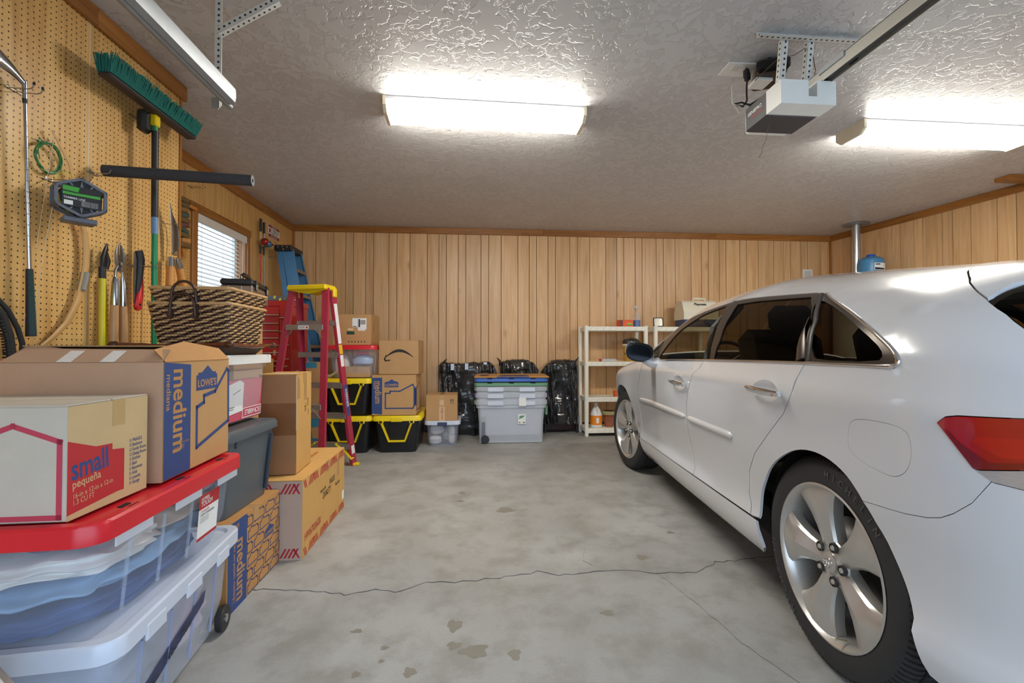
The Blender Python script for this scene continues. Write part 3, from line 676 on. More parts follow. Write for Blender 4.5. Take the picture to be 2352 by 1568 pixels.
# black backing behind the seams and inside the arches
m = MB()
def back(i, j): return cv(-.58+3.08*i, .42+.62*j, -.02)
N = 110; NV = 14; vs = [back(i/N, j/NV) for i in range(N+1) for j in range(NV+1)]; fs = []
for i in range(N):
    for j in range(NV):
        s, q = -.58+3.08*(i+.5)/N, .42+.62*(j+.5)/NV
        if math.hypot(s-.05, q-.37) < .46 or math.hypot(s-2.8, q-.37) < .46: continue
        k = i*(NV+1)+j; fs.append((k, k+NV+1, k+NV+2, k+1))
m.add(vs, fs); m.build('body_backing', DARK, car, fix=False)
WHEELS = [(.05, .045), (2.79, -.012)]
for wu, wv in WHEELS:
    m = MB(); wv += .05
    for k in range(24):
        a0, a1 = [R(-20+220*t/24) for t in (k, k+1)]
        r = .435; q = [(wv+.0, wu+r*math.cos(a0), .37+r*math.sin(a0)), (wv+.0, wu+r*math.cos(a1), .37+r*math.sin(a1)), (wv+.34, wu+r*math.cos(a1), .37+r*math.sin(a1)), (wv+.34, wu+r*math.cos(a0), .37+r*math.sin(a0))]
        m.add(q, [(0, 1, 2, 3)])
    m.add([(wv+.34, wu+.435*math.cos(R(-20+220*t/24)), .37+.435*math.sin(R(-20+220*t/24))) for t in range(25)], [tuple(range(25))])
    m.build('wheel_well', DARK, car, fix=False)
MB().box((HALF, 1.42, .29), (1.46, 3.3, .18), .03).build('underbody', DARK, car)
MB().box((HALF, 1.0, .47), (1.52, 2.6, .04)).build('cabin_floor', pm('car_carpet', (40, 38, 36), .9), car)
# interior
for x, y in ((.50, 1.35), (1.36, 1.35), (.50, .42), (1.36, .42)):
    st = MB().box((x, y, .66), (.50, .52, .16), .05).build('seat_cushion', SEATC, car)
    MB().box((0, 0, 0), (.48, .14, .58), .06, Matrix.Translation((x, y-.29, .97)) @ Matrix.Rotation(R(-14), 4, 'X')).build('seat_back', SEATC, st)
    MB().box((0, 0, 0), (.26, .10, .17), .045, Matrix.Translation((x, y-.36, 1.30)) @ Matrix.Rotation(R(-8), 4, 'X')).build('headrest', SEATC, st)
db = MB().box((HALF, 2.05, .88), (1.6, .42, .26), .08).build('dashboard', BLK, car)
sw = MB().tube([(.52+.19*math.cos(2*PI*k/28), 1.80+.05*math.sin(2*PI*k/28), 1.0+.19*math.sin(2*PI*k/28)) for k in range(28)], .016, 8, True).build('steering_wheel', BLK, car, 60)
MB().box((.52, 1.82, 1.0), (.34, .03, .05), .01).box((.52, 1.83, .97), (.14, .05, .14), .02).build('wheel_hub', BLK, sw)
for x in (.25, 1.61): MB().tube([cv(1.0, 1.06, -.03, x > 1), cv(1.02, 1.2, -.03, x > 1), cv(1.05, 1.34, -.03, x > 1)], .035, 8).build('door_pillar', BLK, car)
# wheels
TP = [(.262, -.11), (.272, -.122), (.30, -.128), (.335, -.126), (.358, -.114), (.371, -.094), (.3745, -.06), (.376, 0), (.3745, .06), (.371, .09), (.355, .112), (.32, .125), (.28, .122), (.262, .11)]
TYT = pm('tyre_lettering', (78, 78, 80), .6)
def make_wheel():
    w = thing('wheel', '', ''); del w['label']; del w['category']; w.parent = car
    # axle runs along local z; +z points outwards
    tp = [(r, -z) for r, z in TP]
    ty = MB().lathe([(r, -z) for r, z in TP], 72, cap=False).build('tyre', TIRE, w, 30)
    m = MB()
    for k in range(72):           # tread blocks: shoulder sipes cut as dark ribs
        for zz, hw in ((.094, .03), (-.094, .03), (.035, .022), (-.035, .022)):
            pass
    for zz in (.066, .022, -.022, -.066):
        m.lathe([(.3752, zz-.0045), (.3772, zz-.0045), (.3772, zz+.0045), (.3752, zz+.0045)], 72, cap=False)
    m.build('tread_groove', DARK, ty)
    m = MB()
    for k in range(110):
        a = 2*PI*k/110
        for z0, z1, ra in ((.068, .108, .3735), (.026, .062, .3765), (-.02, .02, .3775), (-.062, -.026, .3765), (-.108, -.068, .3735)):
            Mx = Matrix.Rotation(a+.02*(z0 > 0), 4, 'Z'); rb = ra-.012 if abs(z0+z1)/2 > .08 and True else ra
            if abs(z0+z1) > .15:
                sg = 1 if z0 > 0 else -1; m.add([(r_, w_, sg*z_) for r_, z_ in ((.3765, .060), (.3735, .094), (.3605, .1145), (.350, .1195)) for w_ in (-.0026, .0026)], [(0, 1, 3, 2), (2, 3, 5, 4), (4, 5, 7, 6)], Mx)
            else: m.add([(.3775, -.0018, z0), (.3775, .0018, z0), (.3775, .0018, z1), (.3775, -.0018, z1)], [(0, 1, 2, 3)], Mx)
    m.build('tread_sipes', DARK, ty, fix=False)
    for txt, a0 in (('MICHELIN', 64), ('MICHELIN', 214)):
        for i, ch in enumerate(txt):
            me = text_mesh(ch, .012, 'CENTER').copy(); me.materials.clear(); me.materials.append(TYT)
            a = R(a0-i*6.6)
            me.transform(Matrix.Rotation(a, 4, 'Z') @ Matrix.Translation((.308, 0, .1295)) @ Matrix.Rotation(-PI/2, 4, 'Z') @ Matrix.Diagonal((.034, .034, 1, 1))); link('tyre_letter', me, ty)
    rim = MB().lathe([(.275, .125), (.268, .128), (.258, .118), (.25, .09), (.238, .02), (.232, -.09), (.25, -.12), (.262, -.12)], 60, cap=False).build('rim_barrel', ALLOY, w, 40)
    MB().lathe([(.001, -.02), (.225, -.02), (.225, -.03), (.001, -.03)], 40).build('back_plate', DARK, w)
    MB().lathe([(.06, -.01), (.155, -.01), (.155, .012), (.06, .012)], 40).build('brake_disc', pm('brake_steel', (120, 118, 116), .35, .9), w, 40)
    # spoke: flared blade with a raised spine
    sec = []
    for r, hw, z, dz in ((.045, .036, .098, .004), (.085, .038, .100, .010), (.13, .046, .104, .014), (.175, .060, .108, .016), (.215, .080, .112, .014), (.245, .100, .114, .008), (.262, .108, .114, .004)):
        sec.append((r, hw, z, dz))
    vs = []; fs = []; n = 9
    for r, hw, z, dz in sec:
        for t, zz in ((-1, z-.05), (-1, z-.014), (-.86, z-.004), (-.45, z+dz*.3), (0, z+dz), (.45, z+dz*.3), (.86, z-.004), (1, z-.014), (1, z-.05)):
            y = hw*t; x = math.sqrt(max(r*r-y*y*.8, 0)); vs.append((x, y, zz))
    for i in range(len(sec)-1):
        for j in range(n-1): fs.append((i*n+j, i*n+j+1, (i+1)*n+j+1, (i+1)*n+j))
    sp_ = MB().add(vs, fs).mesh('spoke'); sp_.materials.append(ALLOY); sp_.shade_smooth(); sp_.set_sharp_from_angle(angle=R(28))
    for k in range(5):
        q = link('spoke', sp_, w); q.rotation_euler.z = 2*PI*k/5+R(14)
    MB().lathe([(.075, .06), (.078, .088), (.07, .098), (.042, .103), (.038, .1), (.001, .1)], 40).build('hub', ALLOY, w, 30)
    cp = MB().lathe([(.034, .1), (.034, .108), (.028, .112), (.001, .113)], 32).build('hub_cap', ALLOY, w, 40)
    em = MB()
    def ell(cx, cy, a, b):
        em.tube([(cx+a*math.cos(2*PI*k/28), cy+b*math.sin(2*PI*k/28), .1135) for k in range(28)], .0016, 6, True)
    ell(0, 0, .023, .016); ell(0, 0, .0065, .0145); ell(0, .0085, .0165, .0062); em.build('emblem', CHROME, cp, 60)
    ln = MB().lathe([(.018, .098), (.017, .109), (.0135, .1095), (.0135, .094)], 18).mesh('lug_seat'); ln.materials.append(pm('lug_pocket', (70, 68, 66), .5, .5))
    nt = MB().lathe([(.0105, .085), (.0105, .108), (.007, .112), (.001, .112)], 6).mesh('lug_nut'); nt.materials.append(ALLOY)
    for k in range(5):
        a = 2*PI*(k+.5)/5+R(14)
        for me in (ln, nt): q = link(me.name.split('.')[0], me, w); q.location = (.062*math.cos(a), .062*math.sin(a), 0)
    MB().cyl((-.02, -.243, .10), (-.012, -.236, .14), .0045, seg=8).build('valve_stem', pm('valve_brass', (205, 196, 170), .3, .6), w)
    return w
w0 = make_wheel()
ws = [(WHEELS[0], False), (WHEELS[1], False), (WHEELS[0], True), (WHEELS[1], True)]
for i, ((wu, wv), mir) in enumerate(ws):
    w = w0 if i == 0 else copy_tree(w0, car)
    x = wv+.125; w.location = (2*HALF-x if mir else x, wu, .376)
    Mx = Matrix(((0, 0, -1), (-1, 0, 0), (0, 1, 0))) if not mir else Matrix(((0, 0, 1), (1, 0, 0), (0, 1, 0)))
    w.rotation_euler = (Matrix.Rotation(R([0, 9, 0, 9][i]), 3, 'Z') @ Mx @ Matrix.Rotation([R(22), R(10), 0, 0][i], 3, 'Z')).to_euler()
# door mirror
mr = MB()
def mirf(i, j):
    a = 2*PI*j; t = i; e = 2/2.8; ca, sa = math.cos(a), math.sin(a)
    sx = (abs(ca)**e)*(1 if ca > 0 else -1); sz = (abs(sa)**e)*(1 if sa > 0 else -1); k = math.sqrt(max(0, 1-(t)**2.2))
    return (-.135+sx*.105*k, 1.82+.10*t, 1.112+sz*.072*k-(.012*sx))
mr.grid(mirf, 10, 32, cv=True); hz = mr.build('mirror_housing', PAINT, car, 40)
MB().lathe([(.001, 0), (.93, 0), (1.0, .0)], 32, Matrix.Translation((-.135, 1.822, 1.112)) @ Matrix.Rotation(PI/2, 4, 'X') @ Matrix.Diagonal((.102, .070, 1, 1))).build('mirror_bezel', BLK, hz)
MB().add([(-.138+.088*(abs(math.cos(a))**.75)*(1 if math.cos(a) > 0 else -1), 1.8205, 1.110+.058*(abs(math.sin(a))**.75)*(1 if math.sin(a) > 0 else -1)-.012*math.cos(a)) for a in [2*PI*k/36 for k in range(36)]], [tuple(range(36))]).build('mirror_glass', pm('mirror_glass', (44, 47, 52), .10, .9, var=.02), hz)
MB().tube([(.02, 1.86, 1.03), (-.04, 1.86, 1.035), (-.09, 1.87, 1.06)], [.05, .042, .035], 10, flat=(.9, .9)).build('mirror_arm', PAINT, car, 60)
# ---------------------------------------------------------------- cartons
def cardboard(name, rgb, dark=.85):
    if name in MATS: return MATS[name]
    t = NT(name); c = lin(rgb); v = t.tc('Object', rnd=True); f = t.noise(v, 9, 5, .6); g = t.noise(t.tc('Object', (160, 160, 4), rnd=True), 1, 2); s = t.noise(v, 220, 2)
    col = t.mix(f, tuple(x*dark for x in c), tuple(min(1, x*1.07) for x in c)); col = t.mix(t.math('MULTIPLY', s, .25), col, tuple(x*.72 for x in c))
    t.set(Base_Color=col, Roughness=.78); t.bump(t.math('ADD', g, s), .12, .001); MATS[name] = t.m; return t.m
KRAFT = cardboard('kraft_card', (196, 152, 100)); KRAFTY = cardboard('kraft_card_yellow', (210, 162, 92)); KRAFTP = cardboard('kraft_card_pinkish', (190, 152, 122)); KRAFTG = cardboard('kraft_card_grey', (202, 192, 178)); KRAFTB = cardboard('kraft_card_brown', (192, 140, 82))
INK_B = pm('ink_blue', (50, 72, 124), .7, var=.08, vs=40); INK_R = pm('ink_red', (186, 44, 48), .7, var=.08, vs=40); INK_K = pm('ink_black', (38, 34, 32), .7); INK_RD = pm('ink_crimson', (176, 36, 48), .7)
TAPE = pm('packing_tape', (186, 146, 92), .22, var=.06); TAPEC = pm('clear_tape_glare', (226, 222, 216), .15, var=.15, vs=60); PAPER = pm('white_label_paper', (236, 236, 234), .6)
FLAPIN = cardboard('kraft_card_inside', (176, 140, 96))
def carton(name, label, d, loc, rz, mat, seam='y', tape=True, group=None, flapmat=None, gap=.004):
    o = thing(name, label, 'box', loc, rz, group); x, y, z = d
    MB().box((0, 0, (z-.004)/2), (x, y, z-.004), .003).build('body', mat, o)
    fm = flapmat or mat
    if seam == 'y':
        for s in (-1, 1): MB().box((s*(x/4+gap/4), 0, z-.002), (x/2-gap, y, .004), .001).build('flap', fm, o)
        if tape: MB().box((0, 0, z+.0004), (.05, y+.0016, .0006)).box((0, -y/2-.0006, z-.03), (.05, .0006, .06)).box((0, y/2+.0006, z-.03), (.05, .0006, .06)).build('tape', TAPE, o)
    else:
        for s in (-1, 1): MB().box((0, s*(y/4+gap/4), z-.002), (x, y/2-gap, .004), .001).build('flap', fm, o)
        if tape: MB().box((0, 0, z+.0004), (x+.0016, .05, .0006)).box((x/2+.0006, 0, z-.03), (.0006, .05, .06)).box((-x/2-.0006, 0, z-.03), (.0006, .05, .06)).build('tape', TAPE, o)
    return o
def house_logo(o, F, u, v, w, ink, paper):
    """gabled badge with its lettering; u,v lower left corner"""
    h = w*.58; sh = [(0, 0), (1, 0), (1, .62), (.93, .62), (.93, .72), (.78, .72), (.52, 1.0), (.25, .72), (.08, .72), (.08, .62), (0, .62)]
    decal(o, F, [[(u+a*w, v+b*h) for a, b in sh]], ink); letter(o, F, "LOWE'S", u+w*.5, v+h*.14, h*.42, paper, wide=1.0*w*.92/(h*.42*3.55), bold=.02, align='CENTER')
def house_line(o, F, pts, w, ink): decal(o, F, strip(pts, w, True), ink)

# big box with the blue MEDIUM panel on the red-lidded bin
d = (.455, .46, .385); mb = thing('moving_box', 'large brown moving box with open flaps and blue MEDIUM panel beside the pegboard', 'box', (-1.238, 1.752, .712), R(4.5), 'printed moving boxes')
MB().box((0, 0, d[2]/2), d, .004).build('body', KRAFT, mb)
_near = MB().box((0, -d[1]/2-.001, d[2]/2), (d[0]-.002, .001, d[2]-.002)).build('near_panel', KRAFTP, mb)
b = MB(); b.add([(-.23, -.232, .385), (.225, -.232, .385), (.215, -.17, .425), (-.10, -.165, .428), (-.19, -.14, .44), (-.20, -.15, .438)], [(0, 1, 2, 3, 4, 5)]); b.add([(-.23, -.232, .382), (.225, -.232, .382), (.215, -.17, .422), (-.10, -.165, .425), (-.19, -.14, .437), (-.20, -.15, .435)], [(5, 4, 3, 2, 1, 0)]); b.build('flap', KRAFTP, mb)
b = MB(); b.add([(.2285, -.222, .385), (.2285, .229, .385), (.19, .222, .43), (.16, .02, .455), (.19, -.215, .425)], [(0, 1, 2, 3, 4)]); b.add([(.2285, -.222, .382), (.2285, .229, .382), (.19, .222, .427), (.16, .02, .452), (.19, -.215, .422)], [(4, 3, 2, 1, 0)]); b.build('flap', KRAFTB, mb)
b = MB().box((-.02, .03, .432), (.40, .40, .004), .001, Matrix.Rotation(R(-1.5), 4, 'X')); b.build('flap', FLAPIN, mb)
b = MB(); b.add([(-.2285, -.228, .383), (-.2285, .20, .383), (-.20, .18, .435), (-.20, -.16, .437)], [(0, 1, 2, 3)]); b.add([(-.2300, -.228, .383), (-.2300, .20, .383), (-.2015, .18, .437), (-.2015, -.16, .439)], [(3, 2, 1, 0)]); b.build('flap', KRAFTP, mb)
F = frame('front', d, .0022)
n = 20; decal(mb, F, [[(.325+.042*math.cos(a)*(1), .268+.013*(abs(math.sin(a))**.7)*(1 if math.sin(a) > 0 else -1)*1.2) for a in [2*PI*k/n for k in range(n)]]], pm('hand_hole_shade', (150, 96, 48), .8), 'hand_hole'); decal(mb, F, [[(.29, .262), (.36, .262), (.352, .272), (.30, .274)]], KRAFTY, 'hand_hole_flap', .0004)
decal(mb, F, [[(0, .0), (.23, .0), (.13, .13), (0, .235)]], INK_B)
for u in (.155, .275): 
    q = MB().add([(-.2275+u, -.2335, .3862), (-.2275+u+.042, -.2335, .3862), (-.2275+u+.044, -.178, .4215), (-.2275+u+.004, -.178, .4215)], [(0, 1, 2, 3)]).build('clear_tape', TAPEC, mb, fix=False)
F = frame('right', d)
decal(mb, F, [[(.002, .004), (.162, .004), (.162, .372), (.002, .384)]], INK_B)
letter(mb, F, 'medium', .056, .362, .112, KRAFTB, -PI/2, .78, .018); letter(mb, F, 'mediana', .016, .345, .036, KRAFTB, -PI/2, 1.0, .008)
letter(mb, F, '3 CU FT', .060, .085, .020, KRAFTB, 0, .9, .002); letter(mb, F, '18-in x 18-in x 16-in', .060, .105, .014, KRAFTB, 0, .8, 0)
house_logo(mb, F, .20, .275, .155, INK_B, KRAFTB)
house_line(mb, F, [(.205, .07), (.205, .215), (.255, .228), (.255, .252), (.34, .262), (.438, .345), (.452, .335), (.455, .13)], .014, INK_B)
# small box on the near end of the same lid
d = (.406, .285, .288); sb = carton('moving_box', 'small pale moving box with red house print standing at the near left', d, (-1.212, 1.350, .712), R(1.5), KRAFTG, 'x', False, 'printed moving boxes')
F = frame('front', d); INK_P = pm('ink_faded_crimson', (190, 62, 84), .75)
house_line(sb, F, [(.39, .012), (.39, .198), (.285, .238), (.10, .165), (.10, .012)], .013, INK_P)
F = frame('right', d)
MB().add([(0.0002, 0, .0006), (.2848, 0, .0006), (.2848, d[2]-.004, .0006), (.0002, d[2]-.004, .0006)], [(0, 1, 2, 3)], F).build('side_panel', cardboard('kraft_card_tan', (206, 178, 132)), sb, fix=False)
F = frame('right', d, .0014)
decal(sb, F, [[(0, .014), (.0, .198), (.088, .168), (.145, .165), (.145, .148), (.19, .142), (.19, .025), (.165, .026)]], INK_R)
TANP = cardboard('kraft_card_tan', (206, 178, 132))
letter(sb, F, 'small', .012, .098, .078, INK_B, R(4), .78, .02); letter(sb, F, 'pequeña', .015, .076, .030, TANP, R(4), .9, .008)
letter(sb, F, '16-in x 12-in x 12-in', .016, .050, .019, TANP, R(3), .85, .002); letter(sb, F, '1.3 CU FT', .016, .034, .019, TANP, R(2), .85, .002)
for i, s in enumerate(['FRAGILE', 'Bedroom', 'Family Room', 'Dining Room', 'Kitchen', 'Bath', 'Basement', 'Attic', 'Laundry', 'Garage']):
    letter(sb, F, s, .222, .154-i*.0138, .0145, INK_B, R(1), .75, .006)
b = MB()
for i in range(10):
    for q in strip([(.2145+.0032*math.cos(2*PI*k/10), .1585-i*.0138+.0042*math.sin(2*PI*k/10)) for k in range(10)], .0011, True): b.add([(p[0], p[1], .0004) for p in q], [(0, 1, 2, 3)], F)
b.build('check_circles', INK_B, sb, fix=False)
decal(sb, F, [[(.145, .212), (.192, .212), (.192, .285), (.145, .285)]], pm('tan_tape', (190, 160, 112), .3), 'tape')
MB().box((d[0]/2-.001, d[1]/2-.002, d[2]/2-.005), (.003, .004, d[2]-.012)).build('red_edge', INK_R, sb)
# heavy-duty medium box on the floor
d = (.457, .515, .385); hb = carton('moving_box', 'brown moving box on the floor printed with blue house brick pattern under a grey tote', d, (-1.275, 2.290, 0), 0, KRAFTB, 'x', True, 'printed moving boxes')
F = frame('right', d)
decal(hb, F, [[(.004, .0), (.165, .0), (.165, .383), (.004, .383)]], INK_B)
letter(hb, F, 'medium', .080, .298, .098, KRAFTB, -PI/2, .86, .018); letter(hb, F, 'Heavy', .012, .348, .042, KRAFTB, 0, .8, .006); letter(hb, F, 'Duty', .012, .312, .042, KRAFTB, 0, .8, .006); letter(hb, F, 'Para uso pesado, mediana', .050, .295, .028, KRAFTB, -PI/2, .85, .004); letter(hb, F, '18-in x 18-in x 16-in', .04, .05, .012, KRAFTB, 0, .8, 0); letter(hb, F, '3 CU FT', .04, .032, .016, KRAFTB, 0, .8, 0)
polys = []
for i in range(6):
    for j in range(4):
        u0 = .178+j*.115-(.055 if i % 2 else 0); v0 = .008+i*.062
        P = [(0, 0), (.098, 0), (.098, .036), (.088, .036), (.088, .044), (.052, .044), (.03, .052), (.012, .036), (0, .036)]
        pts = [(u0+a, v0+c) for a, c in P]; pts = [(min(max(a, .17), .512), min(c, .38)) for a, c in pts]
        if max(p[0] for p in pts)-min(p[0] for p in pts) < .02: continue
        if i == 3 and j == 2: continue
        polys += strip(pts, .0045, True)
decal(hb, F, polys, INK_B); house_logo(hb, F, .345, .192, .10, INK_B, KRAFTB)
F = frame('top', d, .001); [decal(hb, F, strip([(.27+.02*(k % 2), .05+k*.09), (.33, .07+k*.09), (.35, .11+k*.09), (.38, .115+k*.09)], .01), INK_B) for k in range(5)]
# long carton with red chevron tape pattern
d = (.60, .835, .428); hw = carton('carton', 'long tan carton with red chevron bands lying on the floor below a tall box', d, (-1.238, 2.972, 0), R(.8), KRAFTY, 'y', True)
F = frame('right', d)
def chev(L, v0, h, step=.105):
    out = []; x = .0; k = 0
    while x < L-.02:
        for j in range(4): 
            a = x+j*.021; dx = h*.55*(1 if k % 2 else -1)
            p = [(a, v0), (a+.011, v0), (a+.011+dx, v0+h), (a+dx, v0+h)]
            if min(q[0] for q in p) > 0 and max(q[0] for q in p) < L: out.append(p)
        x += step*.92; k += 1
    return out
decal(hw, F, chev(d[1], .372, .05), INK_R); decal(hw, F, chev(d[1], .006, .045), INK_R)
letter(hw, F, 'HW67036GR', .035, .085, .060, INK_R, R(0), .82, .010); letter(hw, F, 'Inspired By', .30, .262, .030, INK_K, 0, .8, .004); letter(hw, F, 'VALUE', .48, .262, .055, INK_K, 0, .72, .006); letter(hw, F, 'QUALITY', .345, .215, .055, INK_K, 0, .72, .008); letter(hw, F, 'That Lasts', .60, .215, .034, INK_K, 0, .8, .004)
decal(hw, F, [[(.77, .07), (.82, .07), (.82, .13), (.77, .13)]], PAPER, 'paper_label'); decal(hw, F, [[(.66, .27), (.70, .27), (.70, .38), (.66, .38)], [(.43, .36), (.47, .36), (.47, .425), (.43, .425)]], TAPE, 'tape')
F = frame('front', d, .0012); MB().add([(0, 0, 0), (d[0], 0, 0), (d[0], d[2]-.005, 0), (0, d[2]-.005, 0)], [(0, 1, 2, 3)], F).build('near_panel', cardboard('kraft_card_mauve', (192, 166, 150)), hw, fix=False)
F = frame('front', d, .0018); decal(hw, F, chev(d[0], .355, .055), INK_RD); decal(hw, F, chev(d[0], .012, .05), INK_RD)
F = frame('top', d, .0006)
letter(hw, F, 'VALUE', .40, .30, .05, pm('ink_red_worn', (206, 92, 62), .7), PI/2, .8, .006); letter(hw, F, 'QUALITY That Lasts', .47, .34, .05, MATS['ink_red_worn'], PI/2, .8, .004)
MB().box((d[0]/2-.01, .0, d[2]-.01), (.03, d[1]-.01, .028)).build('corner_tape', TAPE, hw) if False else None
# tall taped carton standing on it
d = (.20, .29, .565); tb = carton('carton', 'tall scuffed tan carton with tape standing on the chevron-banded box', d, (-1.117, 2.805, .432), R(4), KRAFTY, 'x', True)
F = frame('right', d)
decal(tb, F, [[(.14, .40), (.19, .40), (.19, .56), (.14, .56)], [(.01, .42), (.06, .42), (.055, .53), (.01, .56)]], TAPE, 'tape'); decal(tb, F, strip([(.215+.012*math.cos(2*PI*k/14), .385+.022*math.sin(2*PI*k/14)) for k in range(14)], .004, True), pm('ink_worn', (110, 84, 50), .7))
letter(tb, F, '18ft', .15, .39, .045, pm('ink_worn', (110, 84, 50), .7), -PI/2, .8, .004); letter(tb, F, 'GH', .215, .34, .03, MATS['ink_worn'], -PI/2, .8, .002)
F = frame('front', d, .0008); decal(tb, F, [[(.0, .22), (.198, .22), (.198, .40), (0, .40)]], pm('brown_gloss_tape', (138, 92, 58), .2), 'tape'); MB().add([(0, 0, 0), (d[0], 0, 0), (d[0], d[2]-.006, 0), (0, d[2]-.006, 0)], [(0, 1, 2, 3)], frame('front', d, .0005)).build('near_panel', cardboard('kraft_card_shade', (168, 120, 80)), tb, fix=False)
decal(tb, frame('top', d, .001), [[(.05, .05), (.20, .02), (.21, .05), (.06, .085)]], PAPER, 'paper_slip')
b = MB().box((.0985, -.1435, .40), (.005, .005, .31), .001).build('torn_edge', pm('torn_card', (214, 186, 150), .7), tb)

# ---------------------------------------------------------------- plastic totes
def rl(w, d, r, seg=5): return rrect(-w/2, -d/2, w/2, d/2, r, seg)
def loft(levels, seg=5, cap0=True, cap1=True):
    b = MB(); n = None; vs = []; fs = []
    for w, d, r, z in levels:
        p = rl(w, d, r, seg); n = len(p); vs += [(x, y, z) for x, y in p]
    for i in range(len(levels)-1):
        for k in range(n): fs.append((i*n+k, i*n+(k+1) % n, (i+1)*n+(k+1) % n, (i+1)*n+k))
    if cap0: fs.append(tuple(range(n))[::-1])
    if cap1: fs.append(tuple(range((len(levels)-1)*n, len(levels)*n)))
    return b.add(vs, fs)
CLEAR = clear_plastic('clear_tote_plastic', (216, 224, 238), .20); CLEARF = clear_plastic('frosted_tote_plastic', (220, 226, 236), .60, .35); CLEARW = clear_plastic('milky_tote_plastic', (226, 232, 244), .40)
def tote(o, w, d, h, mb_, ml, lid_h=.028, taper=.06, z0=0, ribs=True, lidw=.03, rib_m=None):
    """tapered tub with flange and an overlapping lid"""
    r = .05
    loft([(w-taper*2, d-taper*2, r, z0), (w-taper, d-taper, r, z0+h*.35), (w-taper*.6, d-taper*.6, r, z0+h*.86), (w-taper*.2, d-taper*.2, r, z0+h*.88), (w-taper*.2, d-taper*.2, r, z0+h-.001)], cap1=False).build('tub', mb_, o, 40)
    L = loft([(w+.004, d+.004, r, z0+h-.02), (w+lidw, d+lidw, r+.01, z0+h-.018), (w+lidw, d+lidw, r+.01, z0+h+lid_h-.006), (w+lidw-.012, d+lidw-.012, r, z0+h+lid_h), (w-.03, d-.03, r, z0+h+lid_h), (w-.045, d-.045, r, z0+h+lid_h-.010)]).build('lid', ml, o, 40)
    if ribs:
        for sx in (-1, 1):
            for t in (-.3, -.1, .1, .3):
                b = MB(); x0 = sx*(w/2-taper*.62); x1 = sx*(w/2-taper*.28); b.tube([(x0, t*d, z0+h*.12), (x1, t*d, z0+h*.84)], .005, 6); b.build('rib', rib_m or mb_, o)
    return o
REDP = pm('red_lid_plastic', (214, 36, 48), .3, var=.05); WHP = clear_plastic('white_lid_plastic', (222, 230, 246), .86); GRYP = pm('slate_grey_plastic', (84, 92, 98), .38, var=.05, bump=.04, bs=200); YEL = pm('yellow_plastic', (238, 206, 24), .35, var=.04); BLKT = pm('black_tote_plastic', (26, 27, 30), .32, var=.1)
# bottom left: wheeled clear bin with a milky lid
t1 = thing('storage_bin', 'clear wheeled storage bin with milky white lid at the bottom of the near stack', 'bin', (-1.215, 1.60, 0), R(6), 'storage bins')
tote(t1, .52, .775, .352, CLEARW, WHP, .034, z0=.012, rib_m=clear_plastic('bin_rib', (170, 180, 214), .6))
for s in (-1, 1): 
    w_ = MB().lathe([(.02, -.013), (.045, -.013), (.05, -.008), (.05, .008), (.045, .013), (.02, .013)], 24, Matrix.Translation((s*.232, .325, .05)) @ Matrix.Rotation(PI/2, 4, 'Y')).build('caster_wheel', BLK, t1, 40)
    MB().lathe([(.001, -.016), (.016, -.016), (.016, .016), (.001, .016)], 12, Matrix.Translation((s*.232, .325, .05)) @ Matrix.Rotation(PI/2, 4, 'Y')).build('wheel_hub', STEEL, w_)
for t in (-.22, .0, .22): MB().box((.272, t, .345), (.012, .10, .05), .006).build('lid_catch', WHP, t1)
b = MB(); Mt = Matrix(((0, -.08, 1, .238), (1, 0, 0, 0), (0, 1, 0, 0), (0, 0, 0, 1)))
def side_pt(y, z, off=.003): return (.26-.06*(1-min(1, z/.36))*.85-.013+off+.012, y, z)
b.add([side_pt(-.30, .062), side_pt(-.30, .128), side_pt(.14, .262), side_pt(.14, .212)], [(0, 1, 2, 3)]); tp = b.build('tape_strip', pm('navy_tape', (28, 44, 92), .35), t1, fix=False)
q = letter(t1, Matrix(((.046, .14, 1, .2255), (1, -.0, 0, -.28), (.325, 1, 0, .082), (0, 0, 0, 1))), 'Kitchen / Rec Plus', .02, .0, .044, INK_K, 0, .95, 0, dz=.002)
# red-lidded bin on top of it
t2 = thing('storage_bin', 'clear storage bin with red lid full of folded linens under the moving boxes', 'bin', (-1.213, 1.565, .388), R(3.2), 'storage bins')
tote(t2, .535, .775, .288, CLEAR, REDP, .034, z0=.002)
for t in (-.26, .0, .26):
    MB().box((.279, t, .262), (.006, .15, .034), .003).build('lid_catch', CLEARF, t2); MB().box((.262, t+.02, .317), (.012, .05, .014), .004).build('lid_lug', REDP, t2)
    MB().box((.245, t+.01, .3255), (.012, .035, .003)).build('lid_slot', DARK, t2)
Ms = Matrix(((0, .075, 1, .229), (1, 0, 0, 0), (0, 1, 0, 0), (0, 0, 0, 1)))
lb = [(.10, .075), (.235, .075), (.235, .235), (.10, .235)]
decal(t2, Ms, [lb], PAPER, 'product_label', .016); decal(t2, Ms, [[(.10, .185), (.235, .185), (.235, .235), (.10, .235)], [(.10, .075), (.235, .075), (.235, .086), (.10, .086)]], INK_R, 'label_band', .0165)
letter(t2, Ms, 'HYPER', .11, .212, .02, PAPER, 0, .9, .01, dz=.017); letter(t2, Ms, 'TOUGH', .11, .194, .024, PAPER, 0, .9, .012, dz=.017); letter(t2, Ms, '27-GALLON', .11, .172, .011, INK_R, 0, 1, .008, dz=.017); letter(t2, Ms, 'CLEAR STORAGE BIN', .11, .160, .011, INK_K, 0, .9, .008, dz=.017)
for i in range(3): letter(t2, Ms, 'stackable bin and lid', .11, .150-i*.007, .006, INK_K, 0, 1.2, 0, dz=.017)
